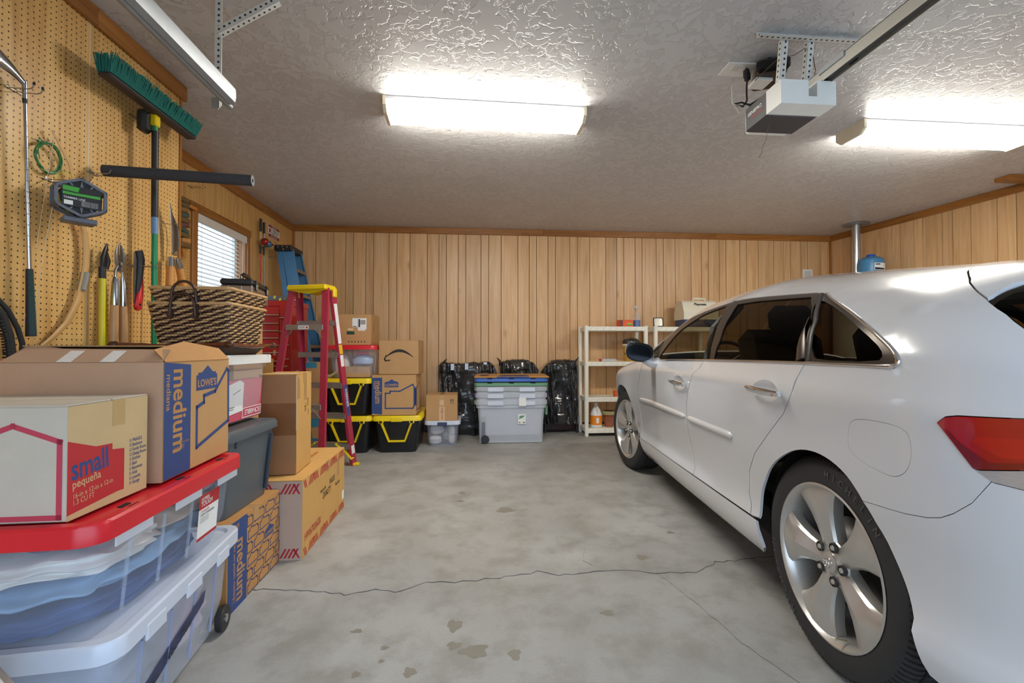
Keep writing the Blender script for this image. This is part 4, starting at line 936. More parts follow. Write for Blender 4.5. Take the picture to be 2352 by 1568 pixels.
# folded linens inside (each its own thing)
def folded(label, c, sz, rgb, mname, rz=0, seed=0, nfold=3, name='folded_linen', cat='linen', grp='linens packed in the clear bins'):
    rnd = random.Random(seed); o = thing(name, label, cat, c, rz, grp); w, d, h = sz
    def fn(i, j):
        a = 2*PI*j; e = .55; ca, sa = math.cos(a), math.sin(a); lay = i*2-1
        k = max(.02, 1-abs(lay)**5)**.5*.94+.06
        x = w/2*(abs(ca)**e)*(1 if ca > 0 else -1)*k; y = d/2*(abs(sa)**e)*(1 if sa > 0 else -1)*k
        bul = .06*math.cos(lay*PI*nfold)*(.012/.06)
        return (x+bul*ca+.006*math.sin(7*a+seed), y+bul*sa+.006*math.sin(5*a+2*seed), h/2+h/2*lay+.006*math.sin(11*x/w+9*y/d+seed))
    from mathutils import noise as _nz
    def fn2(i, j):
        p = Vector(fn(i, j)); q = (p+Vector((seed*3.1, 0, 0)))*13; k = _nz.noise_vector(Vector((q.x, q.y, q.z*2.5)))
        return p+Vector((k.x*.020, k.y*.020, k.z*.012))
    m = MB(); m.grid(fn2, 28, 40*3, cv=True); n = len(m.v); m.f.append(tuple(range(120))[::-1]); m.f.append(tuple(range(n-120, n)))
    m.build('cloth', pm(mname, rgb, .9, var=.12, vs=12, bump=.3, bs=90), o, 60); return o
folded('navy blue folded sheet lying lowest in the red-lidded bin', (-1.22, 1.55, .396), (.40, .64, .070), (64, 92, 148), 'cloth_navy', R(3), 1)
folded('pale blue folded towel in the middle of the red-lidded bin', (-1.21, 1.56, .470), (.41, .65, .06), (132, 168, 206), 'cloth_lightblue', R(4), 2, 2)
folded('fuzzy white blanket packed in the near half of the red-lidded bin', (-1.19, 1.40, .534), (.42, .32, .075), (226, 224, 220), 'cloth_white', R(2), 3, 3)
folded('tan and cream quilt packed in the far half of the red-lidded bin', (-1.22, 1.745, .534), (.42, .33, .06), (206, 184, 160), 'cloth_tan', R(3), 4, 2)
folded('white knitted throw lying on top of the quilt in the red-lidded bin', (-1.22, 1.745, .597), (.42, .33, .05), (216, 216, 218), 'cloth_cream', R(3), 6, 2)
folded('dark navy garment lying on the white blanket in the red-lidded bin', (-1.22, 1.40, .613), (.40, .30, .035), (52, 58, 104), 'cloth_indigo', R(3), 5, 1)
folded('mauve blanket in the far half of the milky-lidded bin', (-1.24, 1.79, .022), (.38, .26, .27), (196, 178, 200), 'cloth_mauve', R(6), 7, 4)
folded('grey-blue blanket in the near half of the milky-lidded bin', (-1.20, 1.42, .022), (.38, .36, .25), (150, 166, 196), 'cloth_greyblue', R(6), 8, 4)
# grey tote on the heavy-duty box
t3 = thing('storage_tote', 'dark slate grey plastic tote with lid standing on the brick-pattern box', 'tote', (-1.275, 2.30, .388), 0, 'storage bins')
loft([(.36, .44, .05, 0), (.37, .455, .05, .12), (.41, .505, .05, .33), (.415, .51, .05, .348)]).build('tub', GRYP, t3, 40)
loft([(.42, .52, .05, .335), (.445, .555, .06, .338), (.445, .555, .06, .362), (.43, .54, .06, .378), (.38, .49, .05, .382), (.36, .47, .05, .374)]).build('lid', GRYP, t3, 40)
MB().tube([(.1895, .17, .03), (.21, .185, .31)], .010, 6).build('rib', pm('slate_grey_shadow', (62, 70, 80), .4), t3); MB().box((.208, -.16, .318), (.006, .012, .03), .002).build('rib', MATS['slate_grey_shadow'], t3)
# clear tote with a board game inside
t4 = thing('storage_bin', 'clear bin with white lid holding a red board game box upside down', 'bin', (-1.335, 2.400, .773), R(0), 'storage bins')
tote(t4, .40, .47, .308, CLEARF if False else clear_plastic('hazy_tote_plastic', (224, 228, 232), .30), WHT, .026, taper=.05, ribs=False, z0=.002)
bg = thing('board_game_box', 'red board game box with white instruction sheet inside the clear bin', 'game box', (-1.195, 2.395, .784), R(0))
MB().box((0, 0, .10), (.045, .40, .20), .002, Matrix.Rotation(R(3), 4, 'Y')).build('box', pm('game_red', (214, 92, 112), .5), bg)
Mg = Matrix(((0, .05, 1, .0245), (1, 0, 0, -.2), (0, 1, 0, 0), (0, 0, 0, 1)))
decal(bg, Mg, [[(.0, .03), (.20, .045), (.20, .185), (.16, .20), (.0, .17)]], PAPER, 'instruction_sheet', .001); letter(bg, Mg, 'SCRABBLE', .385, .045, .036, PAPER, PI, 1.0, .012, dz=.0015); decal(bg, Mg, strip([(.20, .008), (.395, .008), (.395, .055), (.20, .055)], .004, True), PAPER, 'print_frame', .0015)
decal(bg, Mg, [[(.01+k*.006, .09), (.013+k*.006, .09), (.013+k*.006, .13), (.01+k*.006, .13)] for k in range(8)]+[[(.03, .06), (.11, .06), (.11, .063), (.03, .063)], [(.03, .07), (.12, .07), (.12, .073), (.03, .073)], [(.10, .13), (.17, .15), (.17, .154), (.10, .134)]], INK_K, 'printed_lines', .0015)
for k, (z, rgb) in enumerate(((.02, (186, 196, 206)), (.05, (160, 178, 196)), (.08, (214, 214, 210)))):
    q = thing('magazine', ['grey', 'blue-grey', 'white'][k]+' magazine lying in the clear bin behind the board game', 'magazine', (-1.36, 2.40, .777+z), R(2*k), 'magazines in the clear bin'); MB().box((0, 0, .012), (.24, .36, .024), .003).build('cover', pm('magazine_%d' % k, rgb, .4), q); MB().box((.002, 0, .012), (.24, .355, .018)).build('pages', PAPER, q)
# taupe corner of something at the very bottom left
t5 = thing('folding_stool', 'taupe plastic stool corner poking into the bottom left corner', 'stool', (-1.050, 1.008, 0), R(-34))
_tp = pm('taupe_plastic', (158, 150, 144), .5)
MB().box((-.02, 0, .435), (.24, .16, .03), .008).build('seat', _tp, t5); MB().box((.04, .055, .452), (.05, .018, .006), .002).build('clip', WHT, t5)
for x in (-.12, .08):
    for y in (-.06, .06): MB().box((x, y, .21), (.022, .022, .42), .003).build('leg', _tp, t5)
# ---------------------------------------------------------------- baskets, tray, toolbox
def m_weave():
    t = NT('woven_rush'); tcn = t.n('ShaderNodeTexCoord'); sp = t.n('ShaderNodeSeparateXYZ'); t.l(tcn.outputs['Object'], sp.inputs[0])
    a = t.math('ADD', t.math('MULTIPLY', sp.outputs[0], 1.0), t.math('MULTIPLY', sp.outputs[1], 1.0))
    n = t.noise(t.tc('Object'), 30, 3); ph = t.math('ADD', t.math('SUBTRACT', t.math('MULTIPLY', a, 13.0), t.math('MULTIPLY', sp.outputs[2], 40.0)), t.math('MULTIPLY', n, .9))
    f = t.math('FRACT', ph); st = t.ramp(f, [(.0, (0, 0, 0)), (.46, (0, 0, 0)), (.52, (1, 1, 1)), (.93, (1, 1, 1)), (1.0, (0, 0, 0))])
    fine = t.noise(t.tc('Object', (1, 1, 1)), 140, 2); lt = t.mix(fine, lin((176, 132, 84)), lin((226, 192, 140))); dk = t.mix(fine, lin((44, 26, 20)), lin((92, 58, 44)))
    tw = t.math('SINE', t.math('MULTIPLY', t.math('ADD', a, t.math('MULTIPLY', sp.outputs[2], .7)), 420.0))
    t.set(Base_Color=t.mix(st, dk, lt), Roughness=.5); t.bump(tw, .5, .003); return t.m
WEAVE = m_weave(); LEATHER = pm('dark_leather', (64, 40, 32), .4, var=.2, bump=.1); BAMB = pm('bamboo_cane', (104, 46, 22), .22, var=.35, vs=25, coat=.5)
def basket(label, c, rz, w0, d0, w1, d1, h, hz):
    o = thing('woven_basket', label, 'basket', c, rz, 'woven baskets'); n = int(h/.0125); b = MB()
    for i in range(n+1):
        t = i/n; w = w0+(w1-w0)*t; d = d0+(d1-d0)*t; p = rl(w, d, .02, 3)
        q = []
        for k in range(len(p)):
            x0, y0 = p[k]; x1, y1 = p[(k+1) % len(p)]; m = max(1, int(math.hypot(x1-x0, y1-y0)/.012))
            q += [(x0+(x1-x0)*j/m, y0+(y1-y0)*j/m) for j in range(m)]
        q2 = [(x*(1+.010*math.sin(k*1.9+i*PI)), y*(1+.010*math.sin(k*1.9+i*PI)), i*.0125+.007) for k, (x, y) in enumerate(q)]
        b.tube(q2, .0072, 5, True)
    b.box((0, 0, .006), (w0-.01, d0-.01, .01)); s = b.build('weave', WEAVE, o, 80)
    s['kind'] = 'stuff'
    p = rl(w1+.006, d1+.006, .022, 3); MB().tube([(x, y, h+.006) for x, y in p], .0085, 7, True).build('rim', pm('rim_rush', (190, 150, 100), .6, var=.4, vs=60, bump=.5, bs=90), o, 60)
    for s_ in (-1,):
        y = s_*(d1/2-.004); P = []
        for k in range(13):
            a = PI*k/12; P.append((.052*math.cos(a)-.02, y-.016, hz+.072*math.sin(a)**.8))
        P = [(.054-.02, y-.014, hz-.03)]+P+[(-.054-.02, y-.014, hz-.03)]; MB().tube(P, .0062, 8).build('handle', LEATHER, o, 60)
        for sx in (-1, 1):
            b = MB()
            for k in range(4): b.tube([(-.02+sx*.054+.011*math.cos(2*PI*j/8), y-.012, hz-.012-.008*k+.006*math.sin(2*PI*j/8)+.004*math.cos(j)) for j in range(8)], .0055, 6, True)
            b.build('handle_knot', LEATHER, o, 60)
    return o
tr = thing('wicker_tray', 'dark brown wicker tray with glossy bamboo rim under the baskets', 'tray', (-1.335, 2.345, 1.107), R(2))
loft([(.36, .38, .04, 0), (.37, .39, .04, .008), (.44, .46, .05, .046)], cap1=False).build('body', pm('dark_wicker', (74, 52, 42), .6, var=.3, vs=60, bump=.6, bs=120), tr, 50)
loft([(.35, .37, .04, .006), (.43, .45, .05, .044)], cap1=False).build('liner', pm('dark_wicker', (74, 52, 42), .6), tr, 50)
for a, c in (((-.235, -.235), (.235, -.235)), ((.235, -.235), (.235, .235)), ((.235, .235), (-.235, .235)), ((-.235, .235), (-.235, -.235))):
    P = [(a[0]+(c[0]-a[0])*k/16, a[1]+(c[1]-a[1])*k/16, .048+.004*math.cos(k*PI/8)) for k in range(17)]
    MB().tube(P, [.0085*(1.25 if k in (4, 8, 12) else 1) for k in range(17)], 10).build('bamboo_rail', BAMB, tr, 60)
b = None
for x in (-.235, .235):
    for y in (-.235, .235): MB().lathe([(.010, -.018), (.015, -.012), (.016, 0), (.015, .012), (.010, .018)], 12, Matrix.Translation((x, y, .05)) @ Matrix.Rotation(PI/2, 4, 'Y')).build('corner_binding', pm('cane_binding', (80, 40, 20), .4, var=.4, vs=90), tr, 60)
basket('lower of two nested striped woven baskets with leather handle on the tray', (-1.305, 2.375, 1.118), R(2), .28, .33, .345, .40, .222, .20)
bk2 = basket('upper of two nested striped woven baskets, its rim showing above the other', (-1.302, 2.378, 1.148), R(2), .20, .26, .342, .40, .262, .225)
# hidden carton stack that carries the toolbox
for i, (z, h) in enumerate(((0, .50), (.505, .48), (.99, .475))):
    carton('carton', ['lowest', 'middle', 'topmost'][i]+' plain carton of the stack hidden behind the baskets under the toolbox', (.20, .42, h), (-1.748, 3.47, z), 0, KRAFT, group='cartons under the toolbox')
tx = thing('toolbox', 'bronze metal toolbox with black lid, latches and handle by the window', 'toolbox', (-1.689, 3.502, 1.47), R(11))
BRZ = pm('bronze_sheet', (150, 128, 108), .32, .55, var=.12)
MB().box((0, 0, .055), (.195, .45, .11), .006).build('body', BRZ, tx); MB().box((0, 0, .132), (.205, .46, .045), .012).build('lid', BLK, tx)
for x in (-.05, .03): MB().box((x, -.2265, .055), (.006, .004, .10), .001).build('end_rib', STEEL, tx)
MB().box((.094, -.2265, .055), (.008, .004, .11), .001).build('end_rib', STEEL, tx)
for y in (-.15, .15):
    q = MB().box((.104, y, .118), (.014, .045, .07), .004).build('latch', BLKG, tx); MB().box((.112, y, .105), (.006, .03, .04), .002).build('latch_plate', CHROME, q)
MB().tube([(.0, -.10, .155), (0, -.10, .195), (.0, -.07, .205), (0, .07, .205), (0, .10, .195), (0, .10, .155)], .013, 8, flat=(.8, 1.3)).build('handle', BLKG, tx, 60)
decal(tx, frame('right', (.195, .45, .11), .001), [[(.12, .02), (.34, .02), (.34, .085), (.12, .085)]], pm('bronze_patch', (128, 110, 94), .4, .4), 'label_plate')

# ---------------------------------------------------------------- tools on the pegboard
HOOK = pm('zinc_hook', (168, 168, 166), .3, .9); WOODH = pm('ash_handle', (196, 150, 100), .4, var=.2, vs=8, stretch=(30, 30, 2)); STEELD = pm('worn_steel', (120, 112, 106), .4, .8, var=.35, vs=20)
def hook(y, z, L=.12, two=True, x=XP, tips=True, label=None, dy=.03):
    o = thing('pegboard_hook', label or 'zinc wire hook pushed into the pegboard', 'hook', (x, y, z), 0, 'wire hooks on the pegboard')
    for s in ((-.5, .5) if two else (0,)):
        MB().tube([(-.012, s*dy, .012), (.004, s*dy, .012), (.006, s*dy, 0), (L*.8, s*dy*1.2, -.004), (L*.93, s*dy*1.2, .0), (L, s*dy*1.2, .016)], .0022, 6).build('prong', HOOK, o, 60)
        if tips: MB().lathe([(.001, -.006), (.0042, -.004), (.0042, .006), (.001, .008)], 8, Matrix.Translation((L, s*dy*1.2, .018))).build('vinyl_tip', BLK, o)
    if two: MB().tube([(.005, -.5*dy-.02, .0), (.005, .5*dy+.02, .0)], .0022, 6).build('back_wire', HOOK, o)
    return o
# golf club hanging head up
hook(1.958, 2.175, .10, label='zinc double hook holding the golf club')
gc = thing('golf_club', 'steel golf iron hung head up with teal-patterned black grip', 'golf club', (-1.80, 1.955, 2.19))
CHRM = pm('polished_iron', (178, 182, 190), .15, 1.0, var=.1)
b = MB()
def head(i, j):
    t = i; a = 2*PI*j; w = .012+.026*t**1.2; th = .006+.006*t
    cx, cz = -.004-.112*t, .012+.060*t-.028*t*t
    return (th*math.sin(a)*(1 if t < .98 else .6), cx+.004*math.cos(a), cz+w*math.cos(a)*(1 if t < .98 else .7)+.01*t)
b.grid(head, 12, 16, cv=True); b.f.append(tuple(range(16))); b.f.append(tuple(range(12*16, 13*16))); b.build('club_head', CHRM, gc, 40)
MB().cyl((0, .0, .02), (0, .003, -.05), .0085, .0075).build('hosel', CHRM, gc, 60); MB().cyl((0, .003, -.05), (0, .004, -.068), .0085, .0075).build('ferrule', BLK, gc, 60)
P = [(0, .004, -.068)]; rr = [.0058]
for k in range(1, 16): P.append((0, .004+.029*k/15, -.068-.66*k/15)); rr.append(.0058+.0012*k/15)
MB().tube(P, rr, 12).build('shaft', CHRM, gc, 60)
for k in range(2, 14): MB().lathe([(.0066, -.0012), (.0074, 0), (.0066, .0012)], 12, Matrix.Translation((0, .004+.029*k/15, -.068-.66*k/15))).build('shaft_step', CHRM, gc)
gp = MB().tube([(0, .033, -.728), (0, .036, -.80), (0, .040, -.90), (0, .044, -.985), (0, .045, -1.0)], [.0115, .0125, .0145, .0165, .0172], 14).build('grip', pm('grip_rubber', (36, 38, 40), .6), gc, 60)
m = MB()
for k in range(38):
    z = -.735-k*.0068; y = .033+.012*k/38; r = .0118+.005*k/38
    for s in (-1, 1): m.tube([(r*math.cos(R(a*s))*1.02, y+r*math.sin(R(a*s))*1.02, z-.008+.010*abs(a)/70) for a in (5, 30, 60)], .0009, 4)
o_ = m.build('grip_pattern', pm('teal_rubber', (40, 112, 108), .6), gp); o_['kind'] = 'stuff'
# coil of green wire
hook(2.088, 2.022, .035, tips=False, label='small zinc hook holding the coil of green wire', dy=.02)
cw = thing('wire_coil', 'loose coil of green garden wire hung on a small hook', 'wire', (-1.825, 2.092, 2.022)); b = MB()
for k in range(7):
    r = .055+.003*math.sin(k*2.1); P = []
    for j in range(32):
        a = 2*PI*j/32; P.append((.006*math.sin(k*1.3+a*2)+.004*math.cos(a), r*1.05*math.sin(a)+.003*math.sin(k), -.066+.0+r*1.12*math.cos(a)))
    b.tube(P, .0019, 5, True)
b.build('coil', pm('green_wire', (60, 128, 72), .4), cw, 60); MB().tube([(.0, -.03, -.005), (.01, -.055, .0), (.012, -.06, -.06), (.01, -.05, -.09)], .0018, 5).build('loose_end', MATS['green_wire'], cw)
# trimmer line spool in its hexagonal grey cage
hook(2.12, 1.87, .16, label='zinc double hook above the grey spool', tips=False)
sp = thing('line_spool', 'grey hexagonal trimmer line spool with green and black label', 'spool', (-1.735, 2.13, 1.79), 0, rot=(0, 0, R(50)))
CAGE = pm('cage_grey', (104, 110, 122), .45)
hexo = [(.098*math.cos(R(60*k+30)), .086*math.sin(R(60*k+30))) for k in range(6)]; hexi = [(a*.86, c*.86) for a, c in hexo]; Mx = Matrix(((1, 0, 0, 0), (0, 0, -1, 0), (0, 1, 0, 0), (0, 0, 0, 1)))
for z in (-.03, .05):
    b = MB()
    for k in range(6):
        a, c, e, f = hexo[k], hexo[(k+1) % 6], hexi[(k+1) % 6], hexi[k]; b.prism([a, c, e, f], z, z+.008, Mx)
        q0, q1 = ((hexi[k][0]+hexi[(k+1) % 6][0])/2, (hexi[k][1]+hexi[(k+1) % 6][1])/2), (0, 0)
        b.prism([(hexi[k][0]*.98, hexi[k][1]*.98), (hexi[k][0]*.55+.006, hexi[k][1]*.55), (hexi[k][0]*.55-.006, hexi[k][1]*.55)], z+.001, z+.007, Mx)
        b.prism([(q0[0]*.98-.005, q0[1]*.98), (q0[0]*.98+.005, q0[1]*.98), (q0[0]*.6, q0[1]*.6)], z+.001, z+.007, Mx)
    b.build('cage_side', CAGE, sp)
for k in range(6):
    b = MB(); a, c = hexo[k], hexo[(k+1) % 6]; L = Vector((c[0]-a[0], c[1]-a[1]))
    for t0, t1 in ((0, .12), (.88, 1)):
        p = [(a[0]+L.x*t, a[1]+L.y*t) for t in (t0, t1)]; b.prism([p[0], p[1], (p[1][0]*.94, p[1][1]*.94), (p[0][0]*.94, p[0][1]*.94)], -.03, .058, Mx)
    p = [(a[0]*1.0, a[1]*1.0), (c[0], c[1]), (c[0]*.96, c[1]*.96), (a[0]*.96, a[1]*.96)]; b.prism(p, .008, .02, Mx); b.build('cage_bar', CAGE, sp)
MB().box((0, -.014, -.096), (.11, .07, .022), .004).build('foot', CAGE, sp)
MB().lathe([(.022, -.028), (.068, -.028), (.068, -.022), (.05, -.02), (.05, .04), (.068, .042), (.068, .048), (.022, .048)], 28, Mx @ Matrix.Translation((0, 0, 0))).build('spool', BLK, sp, 40)
MB().lathe([(.05, -.02), (.062, -.015), (.063, .03), (.05, .038)], 24, Mx, cap=False).build('line_winding', pm('yellow_line', (206, 214, 40), .4), sp)
Ml = Matrix(((1, 0, 0, -.062), (0, 0, -1, -.0595), (0, 1, 0, -.045), (0, 0, 0, 1)))
decal(sp, Ml, [[(0, 0), (.124, 0), (.124, .088), (0, .088)]], BLK, 'label'); GRN = pm('print_green', (70, 168, 58), .5)
decal(sp, Ml, [[(.002, .066), (.05, .063), (.055, .084), (.002, .085)]], GRN, 'label_splash', .0006); decal(sp, Ml, [[(.002, .048), (.122, .05), (.122, .062), (.04, .058), (.002, .060)]], GRN, 'label_splash', .0006)
letter(sp, Ml, 'TRIMMER LINE', .004, .031, .012, PAPER, 0, .9, .004, dz=.0008); decal(sp, Ml, [[(.006, .006), (.034, .006), (.034, .024), (.006, .024)]], PAPER, 'barcode_patch', .0006)
for k in range(4): letter(sp, Ml, 'replacement spool line', .06, .026-k*.006, .006, PAPER, 0, 1.0, 0, dz=.0008)
MB().tube([(-.02, -.02, .088), (-.04, -.01, .11), (-.06, .0, .10), (-.075, -.01, .07)], .0016, 5).build('line_end', MATS['yellow_line'], sp)
MB().tube([(-.08, .0, -.05), (-.11, .0, -.30), (-.13, .0, -.65)], .0012, 5).build('loose_string', SEAM, sp)
# wooden bow
bw = thing('longbow', 'curved wooden bow with grey grip hanging behind the spool', 'bow', (-1.82, 2.18, 1.60))
Pb = [(2.10, 2.08), (2.186, 1.973), (2.225, 1.86), (2.247, 1.745), (2.272, 1.68), (2.283, 1.60), (2.281, 1.529), (2.268, 1.455), (2.242, 1.361), (2.187, 1.258), (2.12, 1.19), (2.047, 1.132), (1.95, 1.075)]
rr = [.005, .008, .011, .014, .016, .018, .018, .018, .017, .015, .012, .009, .006]
MB().tube([(0, y-2.18, z-1.60) for y, z in Pb], rr, 10, flat=(.95, .45)).build('limb', pm('bow_wood', (206, 160, 100), .35, var=.12, vs=14), bw, 60)
MB().tube([(0, y-2.18, z-1.60) for y, z in ((2.276, 1.495), (2.268, 1.455), (2.256, 1.41))], .0205, 10, flat=(.95, .6)).build('grip_wrap', pm('grey_wrap', (150, 146, 138), .8), bw, 60)
MB().tube([(.012, 2.10-2.18, .48), (.012, 1.955-2.18, -.52)], .001, 5).build('bowstring', SEAM, bw)
# loppers
hook(2.43, 1.53, .09, False, tips=False, label='long zinc hook holding the loppers')
lp = thing('loppers', 'yellow-handled loppers with black blades leaning on the pegboard', 'loppers', (-1.80, 2.352, 1.36))
YP = pm('lopper_yellow', (222, 206, 40), .35)
MB().tube([(0, -.002, .12), (0, 0, -.22)], .0125, 12).build('handle', YP, lp, 60); MB().tube([(0, -.002, .12), (0, -.003, .175)], .0145, 12).build('collar', BLK, lp, 60); MB().tube([(0, 0, -.22), (0, 0, -.26)], .0135, 12).build('end_cap', BLK, lp, 60)
MB().tube([(0, -.003, .17), (0, .002, .22), (0, .018, .27), (0, .022, .295)], [.014, .018, .012, .004], 8, flat=(.5, 1)).build('blade', pm('blade_black', (42, 40, 40), .35, .6), lp, 60)
MB().tube([(.003, .02, .17), (.003, .03, .21), (.003, .022, .25)], [.01, .012, .004], 8, flat=(.5, 1)).build('hook_jaw', MATS['blade_black'], lp, 60)
MB().tube([(-.02, .03, .12), (-.025, .05, -.2)], .011, 10).build('handle', YP, lp, 60)
l2 = thing('loppers', 'bypass loppers with steel ferrules and two pale wooden handles', 'loppers', (-1.785, 2.43, 1.40))
for s, yy in ((-1, -.026), (1, .034)):
    h_ = MB().tube([(.0, yy*.9, -.04), (0, yy*1.02, -.15), (0, yy*1.1, -.27)], [.0165, .0195, .0175], 12).build('handle', WOODH, l2, 60)
    MB().tube([(0, yy*.75, .095), (0, yy*.85, .07), (0, yy*.92, -.045)], [.010, .014, .0175], 12).build('ferrule', CHRM, l2, 60)
MB().tube([(0, -.02, .09), (0, -.022, .13), (0, .0, .17)], .006, 8).build('tang', STEEL, l2, 60); MB().tube([(0, .026, .09), (0, .022, .13), (0, .0, .17)], .006, 8).build('tang', STEEL, l2, 60)
MB().tube([(.0, .004, .13), (0, -.012, .17), (0, -.014, .22), (0, -.004, .268)], [.008, .016, .014, .004], 8, flat=(.4, 1)).build('blade', STEELD, l2, 60); MB().tube([(.004, -.008, .13), (.004, .012, .17), (.004, .016, .22), (.004, .006, .262)], [.008, .014, .013, .004], 8, flat=(.4, 1)).build('blade', STEELD, l2, 60)
MB().cyl((.0, .0, .165), (.014, .0, .165), .009, seg=10).build('pivot_bolt', STEEL, l2)
# folding saw
hook(2.60, 1.585, .15, label='zinc double hook holding the folding saw', tips=False)
fs_ = thing('folding_saw', 'red and black folding pruning saw hanging from a double hook', 'saw', (-1.80, 2.59, 1.50))
b = MB().tube([(0, -.004, .165), (0, .012, .12), (0, .006, .04), (0, -.004, -.03), (0, -.008, -.07)], [.024, .024, .020, .017, .012], 10, flat=(.6, 1)); b.build('grip', BLK, fs_, 60)
RP = pm('saw_red', (208, 40, 42), .35); MB().tube([(.002, .018, .06), (.002, .014, -.02), (.002, .002, -.08), (.002, -.012, -.14), (.002, -.016, -.155)], [.006, .014, .022, .024, .014], 10, flat=(.6, 1)).build('handle', RP, fs_, 60)
MB().tube([(-.004, -.022, .15), (-.004, -.022, .0), (-.004, -.026, -.12)], [.014, .016, .008], 6, flat=(.15, 1)).build('saw_blade', STEELD, fs_); MB().cyl((.0, -.012, -.125), (.018, -.012, -.125), .006, seg=8).build('pivot', BLK, fs_)
# push broom, head up
hook(2.61, 2.39, .10, label='zinc double hook carrying the push broom', dy=.05)
br = thing('push_broom', 'green-bristled push broom hung head up with green and black pole', 'broom', (-1.745, 2.615, 2.385))
MB().box((.02, -.045, .035), (.06, .66, .022), .008).build('block', pm('broom_block', (58, 48, 48), .6), br)
bm_ = MB(); rnd = random.Random(3)
for i in range(150):
    for j in range(6):
        y = -.37+.65*i/149; x = -.008+.056*j/5
        bm_.tube([(x, y, .045), (x+rnd.uniform(.0, .016)+(j-2.5)*.006, y+rnd.uniform(-.006, .006)+.04*(i/149-.3), .130+rnd.uniform(-.006, .004))], [.0036, .0030], 4)
q = bm_.build('bristles', pm('bristle_green', (14, 112, 98), .6, var=.4, vs=60, bump=.5, bs=300), br); q['kind'] = 'stuff'
MB().box((.0, .0, .005), (.035, .04, .075), .006).build('socket', YEL, br); MB().box((-.035, -.03, -.02), (.05, .07, .12), .015).build('brace', BLK, br)
PG = pm('pole_green', (24, 138, 86), .3)
MB().cyl((0, 0, -.03), (0, 0, -.07), .0125).build('pole_neck', PG, br, 60); MB().cyl((0, .001, -.06), (0, .005, -.53), .0165).build('foam_sleeve', BLK, br, 60); MB().cyl((0, .005, -.53), (0, .007, -.62), .0162).build('tape_wrap', pm('blue_tape', (104, 142, 184), .5), br, 60); MB().cyl((0, .007, -.62), (0, .014, -1.26), .0145).build('pole', PG, br, 60)
# dark foam pipe sleeve resting on a hook, sticking out
hook(2.345, 1.985, .10, label='zinc hook under the dark foam sleeve', tips=False)
fo = thing('foam_pipe_sleeve', 'dark grey foam pipe sleeve sticking out from the pegboard', 'pipe insulation', (-1.80, 2.35, 2.005))
Mz = Matrix.Translation((0, 0, 0)) @ Euler((0, R(90), 0)).to_matrix().to_4x4() @ Matrix.Rotation(R(-7), 4, 'X')
MB().lathe([(.009, 0), (.027, 0), (.0275, .66), (.009, .66)], 24, Mz, cap=False).lathe([(.009, 0), (.0091, .66)], 24, Mz, cap=False).build('sleeve', pm('foam_grey', (62, 62, 66), .9, var=.25, vs=200, bump=.5, bs=260), fo, 40)
MB().lathe([(.009, .661), (.027, .661)], 24, Mz, cap=False).build('cut_end', pm('foam_cut', (120, 120, 122), .9), fo)
# hedge shears
hook(2.84, 1.88, .08, False, tips=False, label='zinc hook holding the hedge shears'); hook(2.86, 2.2, .13, tips=False, label='empty zinc double hook above the hedge shears')
sh = thing('hedge_shears', 'worn hedge shears with wooden handles and black ends on the pegboard', 'shears', (-1.795, 2.855, 1.68))
MB().tube([(0, -.03, .32), (0, -.022, .26), (0, -.005, .15), (0, .0, .02)], [.002, .012, .018, .012], 8, flat=(.25, 1)).build('blade', STEELD, sh, 60); MB().tube([(-.006, -.02, .28), (-.006, .03, .20), (-.006, .045, .12), (-.006, .03, .02)], [.003, .012, .015, .012], 8, flat=(.25, 1)).build('blade', STEELD, sh, 60)
MB().cyl((-.01, .008, .03), (.014, .008, .03), .012, seg=10).build('pivot_bolt', STEEL, sh)
for s, p in ((-1, [(-.012, .0), (-.02, -.015), (-.022, -.06)]), (1, [(.03, .01), (.045, -.015), (.06, -.055)])):
    MB().tube([(0, p[0][0], p[0][1]), (0, p[1][0], p[1][1])], .007, 8).build('tang', STEEL, sh, 60)
    d = Vector((0, p[2][0]-p[1][0], p[2][1]-p[1][1])).normalized(); a = Vector((0, *p[1])); 
    MB().tube([a+d*-.015, a+d*.04], [.017, .0205], 12).build('ferrule', CHRM, sh, 60); MB().tube([a+d*.038, a+d*.155], [.020, .0215], 12).build('handle', pm('oak_handle', (206, 142, 72), .35, var=.15), sh, 60); MB().tube([a+d*.152, a+d*.21], .0212, 12).build('end_grip', RUB, sh, 60)
# thin red-and-black stick
rs = thing('marker_stake', 'thin red-speckled stake standing between the saw and broom pole', 'stake', (-1.80, 2.70, 1.42)); MB().tube([(0, 0, .2), (0, -.004, -.28)], .006, 8).build('stake', pm('red_speckle', (186, 70, 50), .6, var=.6, vs=120), rs); MB().box((0, -.004, .20), (.018, .022, .014), .003).build('clip', BLK, rs)
